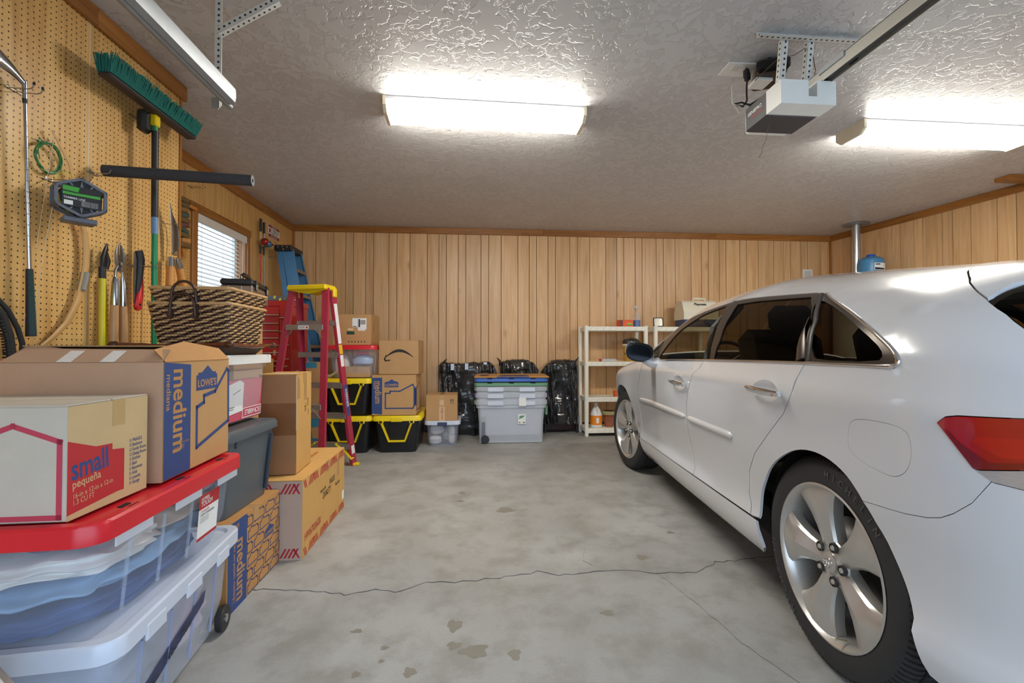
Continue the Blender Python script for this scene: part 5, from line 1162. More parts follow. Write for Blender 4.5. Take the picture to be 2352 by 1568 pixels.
# hoses / belts at the far left
for i, (pts, r, fl_) in enumerate((([(1.74, 1.36), (1.85, 1.345), (1.905, 1.29), (1.945, 1.22), (1.965, 1.16), (1.962, 1.09), (1.95, 1.0), (1.94, .9)], .011, None), ([(1.74, 1.30), (1.82, 1.315), (1.87, 1.27), (1.90, 1.19), (1.91, 1.12), (1.90, 1.04), (1.88, .92)], .017, None), ([(1.74, 1.24), (1.80, 1.26), (1.835, 1.20), (1.835, 1.12), (1.82, 1.0)], .012, None))):
    o = thing('rubber_belt', ['outermost of three black rubber belts hanging at the left edge', 'thick ribbed black rubber belt hanging between two thinner belts', 'innermost black rubber belt hanging at the left edge'][i], 'belt', (-1.80+.012*i, pts[0][0], 1.1), 0, 'black belts on the pegboard')
    P = [(0, y-pts[0][0], z-1.1) for y, z in pts]; MB().tube(P, r, 10, flat=(1, .6)).build('belt', RUB, o, 60)
    if i == 1:
        m = MB()
        for k in range(40):
            t = k/40*(len(P)-1); a = int(t); f = t-a; p = Vector(P[a]).lerp(Vector(P[a+1]), f); d = (Vector(P[a+1])-Vector(P[a])).normalized(); m.box((0, 0, 0), (.02, .006, .010), 0, Matrix.Translation(p+Vector((0, -d.z, d.y))*-.018) @ Matrix.Rotation(math.atan2(d.z, d.y), 4, 'X'))
        q = m.build('belt_teeth', RUB, o); q['kind'] = 'stuff'
rt = thing('spray_can', 'red and white container showing at the left edge behind the box', 'container', (-1.66, 1.735, .95)); MB().lathe([(.03, 0), (.032, .005), (.032, .13), (.024, .145), (.012, .15)], 20).build('can', pm('can_red', (206, 32, 36), .3), rt, 40); MB().lathe([(.0325, .06), (.0325, .11)], 20, cap=False).build('band', PAPER, rt); MB().lathe([(.03, -.945), (.03, 0)], 8).build('stand', BLK, rt)
# carved rustic figure strip and far hooks
hook(4.10, 2.53, .12, x=XL, tips=False, label='zinc double hook on the far pegboard above the window corner'); hook(5.62, 2.23, .14, x=XL, tips=False, label='zinc double hook near the blue ladder'); hook(5.35, 1.55, .30, x=XL, tips=False, label='long zinc double hook beside the toolbox')
cvg = thing('carved_strip', 'painted carved wood strip hanging beside the window casing', 'carving', (XL+.03, 3.985, 2.2)); rnd = random.Random(5)
cols = [(120, 96, 58), (112, 92, 56), (150, 112, 64), (84, 98, 82), (128, 100, 62), (118, 74, 60), (80, 100, 84), (122, 100, 62), (206, 150, 86), (124, 96, 56)]
for k, c in enumerate(cols):
    z = .18-k*.042; m = MB(); w = .12+.015*math.sin(k*2.2)
    m.box((0, .0, z), (.028, w, .040), .008, Matrix.Rotation(R(rnd.uniform(-10, 10)), 4, 'X')); m.build('carved_block', pm('carving_%d' % k, c, .7, var=.45, vs=50, bump=.5, bs=70), cvg)
MB().tube([(0, .0, -.23), (.0, .01, -.28), (0, .02, -.315)], [.022, .017, .003], 8, flat=(.5, 1)).build('carved_tail', pm('carving_tail', (206, 134, 52), .5), cvg, 60); MB().box((.01, .10, .145), (.02, .10, .028), .006).build('crosspiece', pm('carving_tail', (206, 134, 52), .5), cvg)
# ---------------------------------------------------------------- fishing rods, number plate, ladders, tool chest
for i, (y, cl, nm, lab) in enumerate(((5.42, (190, 26, 34), 'reel_red', 'fishing rod with red reel hung upside down beside the window'), (5.50, (74, 128, 170), 'reel_blue', 'fishing rod with blue reel hung upside down beside the red one'))):
    o = thing('fishing_rod', lab, 'fishing rod', (XL+.05, y-.13, 2.34), 0, 'fishing rods'); ml = pm(nm, cl, .2, .6, coat=.6)
    MB().cyl((0, 0, .11), (0, 0, .255-.02*i), .014).build('butt_grip', BLK, o, 60); MB().cyl((0, 0, .0), (0, 0, .11), .011).build('mid_grip', pm('cork', (206, 180, 130), .7) if i == 0 else CHRM, o, 60); MB().cyl((0, 0, -.04), (0, 0, -.14), .013, .009).build('fore_grip', BLK, o, 60)
    MB().lathe([(.012, -.035), (.032, -.03), (.038, -.012), (.038, .012), (.032, .03), (.012, .035)], 20, Matrix.Translation((.045, 0, .0-.01*i)) @ Matrix.Rotation(PI/2, 4, 'Y')).build('reel', ml, o, 60)
    s = -1 if i == 0 else 1; MB().tube([(.05, s*.02, 0), (.055, s*.05, .002), (.055, s*.07, .0)], .005, 6).build('crank_arm', BLK, o); MB().lathe([(.004, -.016), (.010, -.012), (.010, .012), (.004, .016)], 10, Matrix.Translation((.06, s*.075, 0)) @ Matrix.Rotation(PI/2, 4, 'X')).build('crank_knob', BLK, o)
    MB().tube([(0, 0, -.14), (0, .01, -.6), (-.01, .03, -1.1)], [.005, .004, .0025], 8).build('rod_blank', ml, o, 60)
np_ = thing('number_plate', 'red and white number plate on the pegboard above the blue ladder', 'licence plate', (XL+.005, 5.73, 2.545))
MB().box((0, 0, 0), (.003, .305, .152), .001).build('plate', PAPER, np_); Mp = Matrix(((0, 0, 1, .0018), (1, 0, 0, -.1525), (0, 1, 0, -.076), (0, 0, 0, 1)))
PR = pm('plate_red', (150, 34, 40), .4); decal(np_, Mp, [[(.004, .004), (.301, .004), (.301, .042), (.004, .042)]], PR, 'lower_band'); decal(np_, Mp, [[(.004, .118), (.301, .118), (.301, .148), (.004, .148)]], PR, 'upper_band')
letter(np_, Mp, 'U29319', .075, .050, .088, INK_K, 0, .72, .012); letter(np_, Mp, 'Recreational', .07, .012, .032, PAPER, 0, 1, .004); letter(np_, Mp, 'Oklahoma', .09, .122, .03, PAPER, 0, 1, .002); decal(np_, Mp, [[(.02, .055), (.062, .055), (.062, .105), (.02, .105)]], PR, 'emblem_block')
# red fibreglass stepladder
FIBR = pm('red_fibreglass', (172, 46, 70), .42, var=.18, vs=25); ALU = pm('aluminium', (168, 168, 166), .36, .75, var=.1, vs=20)
def beam(parent, a, b, face, w, t, mat, name, flange=.02, fdir=1):
    """C-channel rail from a to b; face = direction the broad web looks at"""
    a = Vector(a); b = Vector(b); d = b-a; L = d.length; d.normalize(); n = Vector(face); n = (n-d*n.dot(d)).normalized(); s = d.cross(n)
    M = Matrix((s, n, d)).transposed().to_4x4(); M.translation = a; m = MB()
    m.prism([(-w/2, 0), (w/2, 0), (w/2, -flange*fdir), (w/2-t, -flange*fdir), (w/2-t, -t*fdir), (-w/2+t, -t*fdir), (-w/2+t, -flange*fdir), (-w/2, -flange*fdir)], 0, L, M); return m.build(name, mat, parent)
ax = Vector((.289, .957, 0)); sx = Vector((.957, -.289, 0))                # spread axis (towards the climbing side), and right
D = Vector((-1.175, 4.585, 0)); B_ = D-sx*.56; Cf = Vector((-1.33, 4.06, 0)); Af = Cf-sx*.60
top = (D+B_+Cf+Af)/4; top.z = 1.70
ld = thing('stepladder', 'red fibreglass stepladder with yellow top standing open before the stacked totes', 'ladder', (top.x, top.y, 0))
o0 = Vector((top.x, top.y, 0)); T = lambda v: v-o0
tC = top+sx*.175-ax*.055; tD = top+sx*.19+ax*.05; tA = top-sx*.175-ax*.055; tB = top-sx*.19+ax*.05
beam(ld, T(D), T(tD), sx, .075, .005, FIBR, 'climbing_rail', .028); beam(ld, T(B_), T(tB), -sx, .075, .005, FIBR, 'climbing_rail', .028); beam(ld, T(Cf), T(tC), -ax, .062, .005, FIBR, 'rear_rail', .024); beam(ld, T(Af), T(tA), -ax, .062, .005, FIBR, 'rear_rail', .024)
for k in range(1, 6):
    t = (1.70-k*.297)/1.70; z = 1.70-k*.297; t = 1-z/1.70; a = B_.lerp(tB, 1-t) ; c = D.lerp(tD, 1-t)
    m = MB(); d = (c-a); L = d.length; M = Matrix((d.normalized(), ax, Vector((0, 0, 1)))).transposed().to_4x4(); M.translation = T((a+c)/2); m.box((0, 0, 0), (L-.01, .08, .004), 0, M); m.box((0, -.038, -.024), (L-.01, .004, .05), 0, M); m.box((0, .038, -.012), (L-.01, .004, .028), 0, M); st = m.build('step', ALU, ld)
    for s in (-1, 1): m2 = MB(); p = T((a+c)/2)+d.normalized()*(s*(L/2-.03)); m2.cyl(p+Vector((0, 0, -.02))-ax*.039, p+Vector((0, 0, -.02))-ax*.046, .007, seg=8); m2.build('rivet', STEEL, st)
for k, z in enumerate((1.335, .62)):
    t = z/1.70; a = Af.lerp(tA, t); c = Cf.lerp(tC, t); d = c-a; L = d.length; M = Matrix((d.normalized(), ax, Vector((0, 0, 1)))).transposed().to_4x4(); M.translation = T((a+c)/2)
    rb = MB().box((0, -.006, 0), (L-.02, .006, .05), .002, M).build('rear_brace', ALU, ld)
    for s in (-1, 1): MB().tube([T((a+c)/2)+d.normalized()*(s*(L/2-.09))-ax*.008+Vector((0, 0, -.015)), T((a+c)/2)+d.normalized()*(s*(L/2-.005))-ax*.008+Vector((0, 0, -.10))], .010, 6, flat=(.3, 1)).build('gusset', ALU, rb)
    if k == 0:
        Ml = M @ Matrix(((1, 0, 0, 0), (0, 0, -1, -.0098), (0, 1, 0, 0), (0, 0, 0, 1))); decal(rb, Ml, [[(-.06, -.017), (.05, -.017), (.05, .017), (-.06, .017)]], PAPER, 'brace_label'); letter(rb, Ml, 'EVITE', -.05, -.010, .026, INK_K, 0, .9, .01); decal(rb, Ml, [[(.03+.01*math.cos(2*PI*j/12), .01*math.sin(2*PI*j/12)) for j in range(12)]], INK_R, 'label_dot', .0006)
M = Matrix((sx, ax, Vector((0, 0, 1)))).transposed().to_4x4(); M.translation = T(top)
MB().box((0, -.01, .005), (.41, .17, .05), .012, M).build('top_cap', YEL, ld)
m = MB(); m.prism([(-.19, .0), (-.10, -.018), (0, -.035), (.10, -.018), (.19, .0)], -.08, .06, M @ Matrix(((1, 0, 0, 0), (0, 0, -1, 0), (0, 1, 0, -.018), (0, 0, 0, 1)))); m.build('cap_skirt', YEL, ld)
for s in (-1, 1): MB().box((s*.20, .055, -.035), (.03, .05, .09), .01, M).build('cap_ear', YEL, ld)
for p, q, nm in ((D, 1, 'foot'), (B_, -1, 'foot'), (Cf, 1, 'foot'), (Af, -1, 'foot')): MB().box(tuple(T(p)+Vector((0, 0, .012))), (.085, .06, .024), .006).build(nm, YEL, ld)
for p, q, s in ((D, tD, -1), (B_, tB, 1)): a = p.lerp(q, .04); c = p.lerp(q, .125)+sx*(s*.16); MB().tube([T(a)-ax*.02, T(a.lerp(c, .5))-ax*.02+Vector((0, 0, .02)), T(c)-ax*.02], .04, 6, flat=(.25, 1)).build('foot_brace', YEL, ld)
a = Cf.lerp(tC, .53); c = D.lerp(tD, .55); mid = (a+c)/2+Vector((0, 0, -.03)); MB().tube([T(a)-sx*.03, T(mid)-sx*.03, T(c)-sx*.03], .012, 6, flat=(1, .25)).build('spreader', pm('brass_spreader', (176, 164, 120), .4, .6), ld)
a = Af.lerp(tA, .53); c = B_.lerp(tB, .55); mid = (a+c)/2+Vector((0, 0, -.03)); MB().tube([T(a), T(mid), T(c)], .012, 6, flat=(1, .25)).build('spreader', MATS['brass_spreader'], ld)
dr = (tD-D).normalized(); Mr = Matrix((dr.cross(sx).normalized(), dr, sx)).transposed().to_4x4()
for z0, z1, mt, nm in ((1.20, 1.58, PAPER, 'caution_label'), (1.10, 1.19, pm('caution_yellow', (226, 190, 40), .5), 'caution_label'), (.98, 1.09, PAPER, 'caution_label'), (.50, .80, INK_B, 'brand_label'), (.12, .20, PAPER, 'size_label')):
    Mr.translation = T(D)+dr*z0+sx*.0012; decal(ld, Mr, [[(-.026, 0), (.026, 0), (.026, z1-z0), (-.026, z1-z0)]], mt, nm)
Mr.translation = T(D)+dr*.52+sx*.0018; letter(ld, Mr, 'WERNER', -.014, .245, .045, PAPER, -PI/2, 1.0, .01)
for k in range(4):
    Mr.translation = T(D)+dr*(1.25+.08*k)+sx*.0016; letter(ld, Mr, 'caution text lines', -.02, .02, .009, INK_K, 0, .5, 0) if False else None
# blue stepladder folded against the left corner
BLU = pm('blue_fibreglass', (78, 132, 176), .4, var=.12, vs=14); bl_ = thing('stepladder', 'tall folded blue fibreglass stepladder leaning in the corner by the number plate', 'ladder', (-1.93, 5.66, 0))
for y0, y1, nm in ((5.32, 5.48, 'rail'), (5.92, 5.76, 'rail')):
    beam(bl_, (-1.83+2.0, y0-5.62, .0), (-2.27+2.0, y1-5.62, 2.30), (0, -1, 0) if y0 < 5.6 else (0, 1, 0), .125, .006, BLU, 'climbing_rail', .03)
    beam(bl_, (-1.98+2.0, y0-5.62, .0), (-2.36+2.0, y1-5.62, 2.28), (0, -1, 0) if y0 < 5.6 else (0, 1, 0), .06, .006, BLU, 'rear_rail', .03)
for k in range(7):
    z = .28+k*.30; t = z/2.30; x = -1.83-.44*t; ya = 5.32+.16*t+.01; yb = 5.92-.16*t-.01
    m = MB().box((x+2.0+.02, (ya+yb)/2-5.62, z), (.09, yb-ya, .004)).box((x+2.0+.062, (ya+yb)/2-5.62, z-.016), (.004, yb-ya, .036)); m.build('step', pm('step_tan', (158, 132, 104), .5, .3), bl_)
MB().box((-2.31+2.0, 0, 2.315), (.20, .36, .07), .01).build('top_cap', BLK, bl_); MB().box((-2.225+2.0, .02, 2.32), (.006, .12, .03)).build('cap_label', INK_R, bl_)
for x, z in ((-2.36, 2.325), (-2.31, 2.33), (-2.26, 2.325), (-2.30, 2.295)): MB().cyl((x+2.0, -.182, z), (x+2.0, -.187, z), .009, seg=8).build('cap_rivet', STEEL, bl_)
for z0, z1 in ((1.48, 1.78), (.85, 1.15)): 
    t = (z0+z1)/2/2.30; MB().box((0, 0, 0), (.05, .001, z1-z0), 0, Matrix.Translation((-1.83-.44*t+2.0+.0, 5.32+.16*t-5.62-.0015, (z0+z1)/2)) @ Matrix.Rotation(R(-10.8), 4, 'Y') @ Matrix.Rotation(R(-4), 4, 'X')).build('rail_label', PAPER, bl_)
# red tool chest
tc_ = thing('tool_chest', 'tall red metal tool chest with many drawers behind the red ladder', 'tool chest', (-2.14, 5.02, 0), R(-3)); RED = pm('tool_red', (176, 30, 24), .32, .1, var=.08, coat=.4)
MB().box((0, .0, .80), (.56, .40, 1.56), .008).build('cabinet', RED, tc_); MB().box((0, 0, 1.60), (.57, .42, .06), .006).build('lid', RED, tc_)
z = 1.555
for h in (.085, .085, .075, .075, .075, .075, .085):
    dw = MB().box((-.05, -.206, z-h/2), (.42, .014, h-.008), .002).build('drawer', RED, tc_); MB().box((-.05, -.216, z-h+.012), (.42, .012, .010), .002).build('drawer_pull', pm('pull_chrome', (206, 190, 170), .25, .8), dw); z -= h
for k in range(4): dw = MB().box((.215, -.206, 1.51-k*.14), (.10, .014, .13), .002).build('drawer', RED, tc_); MB().box((.215, -.216, 1.455-k*.14), (.10, .012, .010), .002).build('drawer_pull', MATS['pull_chrome'], dw)
MB().box((.12, -.214, 1.10), (.03, .012, .06), .002).build('hasp', CHROME, tc_)
z = .98
for h in (.16, .16, .2, .22): dw = MB().box((0, -.206, z-h/2), (.52, .014, h-.008), .002).build('drawer', RED, tc_); MB().box((0, -.216, z-.02), (.50, .012, .012), .002).build('drawer_pull', MATS['pull_chrome'], dw); z -= h
dz_ = thing('drill_case', 'grey and yellow power tool lying on top of the red tool chest', 'power tool', (-2.08, 4.98, 1.632)); MB().box((0, 0, .03), (.20, .12, .06), .012).build('body', pm('tool_grey', (92, 98, 104), .5), dz_); MB().box((-.02, -.062, .04), (.02, .004, .03), 0, Matrix.Rotation(R(20), 4, 'Y')).build('stripe', YEL, dz_); MB().box((.04, -.062, .035), (.02, .004, .03), 0, Matrix.Rotation(R(20), 4, 'Y')).build('stripe', YEL, dz_)
dc = thing('drill', 'black cordless drill lying beside the grey tool on the chest', 'drill', (-2.28, 4.97, 1.632), R(10)); MB().tube([(-.07, 0, .05), (.08, 0, .055)], [.03, .024], 10).build('motor', BLK, dc, 60); MB().tube([(-.03, 0, .04), (-.05, .0, .01)], .02, 8).build('handle', YEL, dc, 60)
cc_ = thing('cord_loop', 'black power cord coiled on the right end of the tool chest', 'cord', (-1.915, 4.96, 1.632)); MB().tube([(.045*math.cos(2*PI*k/20), .03*math.sin(2*PI*k/20), .02+.018*math.sin(2*PI*k/20)) for k in range(20)], .006, 6, True).build('loop', RUB, cc_, 60); MB().tube([(-.04, 0, .02), (-.08, .02, .01), (-.1, .0, .008)], .006, 6).build('tail', RUB, cc_)
# flattened cardboard with blue tape leaning behind the ladder
fc = thing('flat_carton', 'brown cardboard sheet edged with turquoise tape behind the red ladder', 'cardboard', (-1.735, 5.00, 0), R(2)); TQ = pm('turquoise_tape', (58, 140, 168), .5)
Mq = Matrix(); MB().box((0, 0, .50), (.19, .03, 1.0), .002, Mq).build('sheet', KRAFT, fc); MB().box((-.02, -.0165, .965), (.15, .002, .06), 0, Mq).build('tape', TQ, fc); MB().box((0.03, -.0165, .55), (.012, .002, .78), 0, Mq @ Matrix.Rotation(R(-6), 4, 'Y')).build('tape', TQ, fc)
for z, h in ((.36, .10), (.52, .035), (.16, .06)): MB().box((.0, -.0170, z), (.18, .002, h), 0, Mq).build('tape', TQ, fc)
fc2 = thing('flat_carton', 'small tan cardboard piece leaning low against the tool chest', 'cardboard', (-2.10, 4.74, 0), R(-4)); MB().box((0, 0, .52), (.16, .03, 1.04), .002).build('sheet', KRAFTY, fc2); MB().box((-.05, -.017, .98), (.004, .004, .10)).build('fold', FLAPIN, fc2)
# ---------------------------------------------------------------- black and yellow totes, cartons on them
def yb_tote(label, x, y, z):
    o = thing('storage_tote', label, 'tote', (x, y, z), 0, 'black totes with yellow lids'); w, d, h = .53, .745, .38
    loft([(.40, .62, .05, 0), (.42, .64, .05, .05), (.48, .70, .05, .33), (.50, .72, .05, h)]).build('tub', BLKT, o, 40)
    loft([(.515, .735, .05, h-.03), (w, d, .055, h-.028), (w, d, .055, h+.012), (w-.02, d-.02, .05, h+.028), (w-.08, d-.08, .05, h+.028), (w-.10, d-.10, .05, h+.018)]).build('lid', YEL, o, 40)
    MB().box((0, -d/2-.002, h-.012), (.12, .012, .05), .006).build('lid_tab', YEL, o)
    yy = lambda z_: -.31-.055*(z_/h)-.012
    P = [(-.165, yy(.345), .345), (-.085, yy(.13), .13), (.085, yy(.13), .13), (.165, yy(.345), .345)]
    MB().tube(P, .024, 6, flat=(.55, 1.0)).build('handle', YEL, o)
    for s in (-1, 1): c = MB().box((s*.165, yy(.345)-.006, .345), (.055, .02, .035), .006).build('handle_clip', YEL, o); MB().box((s*.165, yy(.345)-.018, .345), (.028, .01, .026), .003).build('clip_pad', BLK, c)
    for x_ in (-.08, .10): MB().tube([(x_, -.312, .03), (x_*1.1, -.353, .30)], .006, 6).build('rib', BLKT, o)
    return o
yb_tote('black tote with yellow lid and handle under the blue-printed medium box', -.855, 5.42, 0); yb_tote('bottom black tote with yellow lid behind the red ladder foot', -1.385, 5.42, 0); yb_tote('upper black tote with yellow lid behind the red ladder', -1.392, 5.42, .409)
rb_ = thing('storage_bin', 'clear bin with red lid standing on the upper black tote', 'bin', (-1.335, 5.36, .82), 0, 'storage bins'); tote(rb_, .50, .66, .325, CLEAR, REDP, .028, z0=.004, taper=.05)
pp = thing('paper_bundle', 'white paper bundle inside the red-lidded bin on the totes', 'paper', (-1.47, 5.18, .835)); MB().lathe([(.05, 0), (.10, .05), (.105, .14), (.085, .22), (.03, .25)], 14, Matrix.Diagonal((.8, .7, 1, 1))).build('bundle', pm('bundle_white', (226, 220, 208), .8, bump=.3), pp, 60)
kb = carton('carton', 'small brown carton inside the red-lidded bin on the totes', (.30, .16, .115), (-1.30, 5.15, .83), 0, KRAFT)
p2 = thing('plastic_bag', 'blue-grey clear bag lying over the small carton inside the bin', 'bag', (-1.24, 5.16, .955)); MB().lathe([(.04, 0), (.11, .02), (.115, .07), (.07, .11), (.02, .13)], 14, Matrix.Diagonal((1, .6, 1, 1))).build('bag', pm('bag_blue', (170, 186, 214), .3, bump=.5, bs=30), p2, 60); MB().box((0, -.02, .135), (.14, .05, .03), .006).build('red_strip', REDP, p2)
d = (.42, .40, .345); lb_ = carton('carton', 'open-topped brown carton with white shipping labels on the red-lidded bin', d, (-1.37, 5.40, 1.18), R(-1), KRAFT, 'x', False); F = frame('front', d)
for nm, u0, u1, v0, v1 in (('shipping_label', .275, .37, .175, .30), ('shipping_label', .215, .272, .20, .30), ('shipping_label', .275, .355, .16, .173)): decal(lb_, F, [[(u0, v0), (u1, v0), (u1, v1), (u0, v1)]], PAPER, nm)
decal(lb_, F, [[(.305+k*.007, .23), (.309+k*.007, .23), (.309+k*.007, .28), (.305+k*.007, .28)] for k in range(8)]+[[(.22, .205), (.26, .205), (.26, .212), (.22, .212)], [(.282, .20), (.30, .20), (.30, .29), (.282, .29)]], INK_K, 'label_print', .0008); decal(lb_, F, [[(.165, .165), (.225, .165), (.225, .185), (.165, .185)]], pm('cream_paper', (224, 206, 168), .6), 'paper_label'); decal(lb_, F, [[(.155, .118), (.24, .118), (.24, .15), (.155, .155)]], pm('print_darkgreen', (30, 72, 58), .5), 'sticker')
decal(lb_, F, [[(.17+k*.035, .03), (.182+k*.035, .03), (.182+k*.035, .045), (.17+k*.035, .045)] for k in range(6)], INK_K, 'handling_marks'); letter(lb_, frame('right', d), 'MADE IN', .14, .14, .04, INK_K, PI/2, .8, .004)
d = (.475, .44, .44); l2_ = carton('moving_box', 'brown moving box with vertical blue MEDIUM stripe sitting on a black tote', d, (-.882, 5.29, .413), R(-1), KRAFT, 'x', True, 'printed moving boxes'); F = frame('front', d)
decal(l2_, F, [[(.0, .02), (.11, .01), (.11, .41), (.0, .41)]], INK_B); letter(l2_, F, 'medium', .035, .375, .098, KRAFT, -PI/2, .78, .016); letter(l2_, F, 'mediana', .018, .37, .03, KRAFT, -PI/2, .8, .002); house_logo(l2_, F, .135, .305, .15, INK_B, KRAFT)
house_line(l2_, F, [(.145, .075), (.145, .24), (.195, .24), (.195, .262), (.30, .262), (.44, .335), (.468, .29), (.468, .12), (.44, .075)], .014, INK_B); decal(l2_, F, [[(.448, .085), (.4745, .12), (.4745, .29), (.448, .31)]], INK_B)
F = frame('right', d); house_line(l2_, F, [(.05, .05), (.05, .3), (.12, .30), (.22, .36), (.30, .30), (.30, .05)], .012, INK_B); decal(l2_, F, [[(.0, .10), (.04, .10), (.04, .30), (.0, .30)]], INK_B)
d = (.43, .40, .375); am = carton('carton', 'plain brown carton with black curved arrow print on top of the medium box', d, (-.837, 5.30, .857), R(-1.5), KRAFTB if False else cardboard('kraft_card_clean', (190, 148, 100)), 'x', True); F = frame('front', d)
pts = []; 
top_ = [(.085+.29*t, .165+.0+.10*math.sin(PI*(.12+.80*t))*1.0) for t in [k/20 for k in range(21)]]; wd = [.004+.016*math.sin(PI*min(1, k/20*.9+.08)) for k in range(21)]
decal(am, F, [[(top_[k][0], top_[k][1]-wd[k]), (top_[k+1][0], top_[k+1][1]-wd[k+1]), (top_[k+1][0], top_[k+1][1]+wd[k+1]*.6), (top_[k][0], top_[k][1]+wd[k]*.6)] for k in range(20)], INK_K)
decal(am, F, strip([(.078, .205), (.062, .165), (.072, .150), (.115, .155)], .014), INK_K)
# small clear tote with bundles, carton on it
st_ = thing('storage_bin', 'small clear bin with white lid and navy latch holding wrapped bundles', 'bin', (-.38, 5.53, 0), 0, 'storage bins'); tote(st_, .385, .42, .275, clear_plastic('thin_clear_plastic', (214, 222, 240), .26), WHP, .026, taper=.04, ribs=False, z0=.004)
MB().box((.0, -.226, .272), (.11, .014, .04), .004).build('latch', pm('navy_plastic', (50, 62, 98), .4), st_)
for i, (x, z, r, h) in enumerate(((-.47, .02, .075, .10), (-.45, .135, .085, .11), (-.28, .02, .05, .22), (-.36, .03, .05, .09))):
    o = thing('wrapped_bundle', ['low squat', 'upper round', 'tall upright', 'small front'][i]+' paper-wrapped bundle inside the small clear bin', 'bundle', (x, 5.45 if i != 3 else 5.62, z), i*.7, 'paper bundles in the small bin'); MB().lathe([(r*.5, 0), (r*.95, h*.15), (r, h*.5), (r*.9, h*.85), (r*.4, h)], 14, Matrix.Diagonal((1, .8, 1, 1))).build('wrap', pm('wrap_paper', (214, 204, 198), .8, bump=.6, bs=25), o, 60); MB().lathe([(r*1.01, h*.45), (r*1.02, h*.55)], 14, Matrix.Diagonal((1, .8, 1, 1)), cap=False).build('band', pm('wrap_band', (170, 178, 196), .6), o)
d = (.36, .34, .30); tg = carton('carton', 'brown carton with red-printed tape on the small clear bin', d, (-.392, 5.52, .302), R(1), cardboard('kraft_card_clean', (190, 148, 100)), 'y', True); F = frame('front', d)
decal(tg, F, [[(.15, 0), (.215, 0), (.215, .165), (.15, .165)], [(.155, .18), (.205, .18), (.205, .298), (.155, .298)]], pm('beige_tape', (206, 172, 130), .3), 'tape'); letter(tg, F, 'target.com', .175, .155, .04, INK_R, -PI/2, .8, .004, dz=.0008)
for u in (.282, .305): decal(tg, F, [[(u, .21), (u+.006, .21), (u+.006, .235), (u+.012, .235), (u+.003, .255), (u-.006, .235), (u, .235)]], INK_K)
decal(tg, F, [[(.278, .20), (.318, .20), (.318, .204), (.278, .204)]], INK_K)
# ---------------------------------------------------------------- nested clear totes with green and blue lids
ns = [('lowest of three nested clear wheeled totes by the bags', 0, .60), ('middle of three nested clear totes by the bags', .115, .60), ('topmost nested clear tote under the stacked lids', .19, .60)]
GRNP = pm('sage_plastic', (104, 152, 122), .4); PURP = pm('purple_plastic', (96, 66, 150), .4); FROST = clear_plastic('frosted_tote_body', (230, 236, 246), .52, .35)
for i, z in enumerate((.0, .085, .165)):
    o = thing('storage_tote', ns[i][0], 'tote', (.437, 5.70, z+.008), R(-1.2), 'nested clear totes'); k = .004*i
    loft([(.77-.03*i, .42-.03*i, .04, .008*i), (.785-.02*i, .43-.02*i, .04, .25), (.81-.012*i, .45-.012*i, .04, .40), (.81, .455, .04, .418), (.845, .48, .045, .42), (.845, .48, .045, .455), (.87, .505, .045, .46), (.87, .505, .045, .512), (.84, .475, .045, .512)], cap1=False).build('tub', FROST, o, 40)
    for s in (-.19, .19): MB().box((s, -.254, .476), (.19, .008, .05), .004).build('grip_panel', clear_plastic('white_lid_plastic', (222, 230, 246), .86), o)
    q = MB().box((.435, -.10, .48 if i else .44), (.03, .12, .05 if i else .12), .01).build('side_latch', (GRNP, PURP, GRNP)[i], o); MB().box((-.435, -.10, .48), (.03, .12, .05), .01).build('side_latch', (GRNP, PURP, GRNP)[i], o)
    if i == 0:
        q.location = (.0, 0, -.06)
        for s in (-1, 1): MB().lathe([(.02, -.014), (.045, -.014), (.05, -.008), (.05, .008), (.045, .014), (.02, .014)], 20, Matrix.Translation((-.315, s*.225, .042)) @ Matrix.Rotation(PI/2, 4, 'X')).build('caster_wheel', BLK, o, 40)
        decal(o, Matrix(((1, 0, 0, .08), (0, -.06, -1, -.222), (0, 1, 0, .225), (0, 0, 0, 1))), [[(0, 0), (.095, 0), (.095, .12), (0, .12)]], PAPER, 'product_label', .006); decal(o, Matrix(((1, 0, 0, .08), (0, -.06, -1, -.222), (0, 1, 0, .225), (0, 0, 0, 1))), [[(.01, .06), (.06, .075), (.085, .105), (.02, .10)]], GRNP, 'label_picture', .0065); decal(o, Matrix(((1, 0, 0, .08), (0, -.06, -1, -.222), (0, 1, 0, .225), (0, 0, 0, 1))), [[(.01, .012), (.03, .012), (.03, .022), (.01, .022)], [(.06, .012), (.085, .012), (.085, .022), (.06, .022)]], INK_K, 'label_print', .0065)
        MB().box((-.335, -.19, .16), (.06, .05, .30), .01).build('wheel_column', clear_plastic('grey_column', (120, 126, 138), .7), o)
    if i == 1: decal(o, Matrix(((1, 0, 0, .09), (0, 0, -1, -.258), (0, 1, 0, .36), (0, 0, 0, 1))), [[(0, 0), (.085, 0), (.085, .10), (0, .10)]], PAPER, 'product_label', .004)
for z, m_, lab in ((.690, GRNP, 'sage green tote lid, lower of the two stacked lids'), (.742, pm('blue_lid_plastic', (66, 104, 190), .35), 'blue tote lid, upper of the two stacked lids')):
    o = thing('tote_lid', lab, 'lid', (.437, 5.70, z), R(-1.2)); loft([(.88, .515, .05, 0), (.89, .525, .05, .004), (.89, .525, .05, .034), (.87, .505, .05, .042), (.80, .43, .04, .044), (.78, .41, .04, .036)]).build('lid', m_, o, 40)
    for s in (-.26, 0, .26): MB().box((s, -.25, .038), (.06, .03, .012), .003).build('lid_slot', DARK, o)
fb = thing('flat_carton', 'folded flat cardboard box with blue print lying on the stacked lids', 'cardboard', (.445, 5.70, .789), R(-2)); MB().box((0, 0, .008), (.90, .50, .014), .002).build('sheet', KRAFTB, fb); MB().box((.0, 0, .020), (.88, .49, .006), .001, Matrix.Rotation(R(.5), 4, 'X')).build('sheet', KRAFTB, fb)
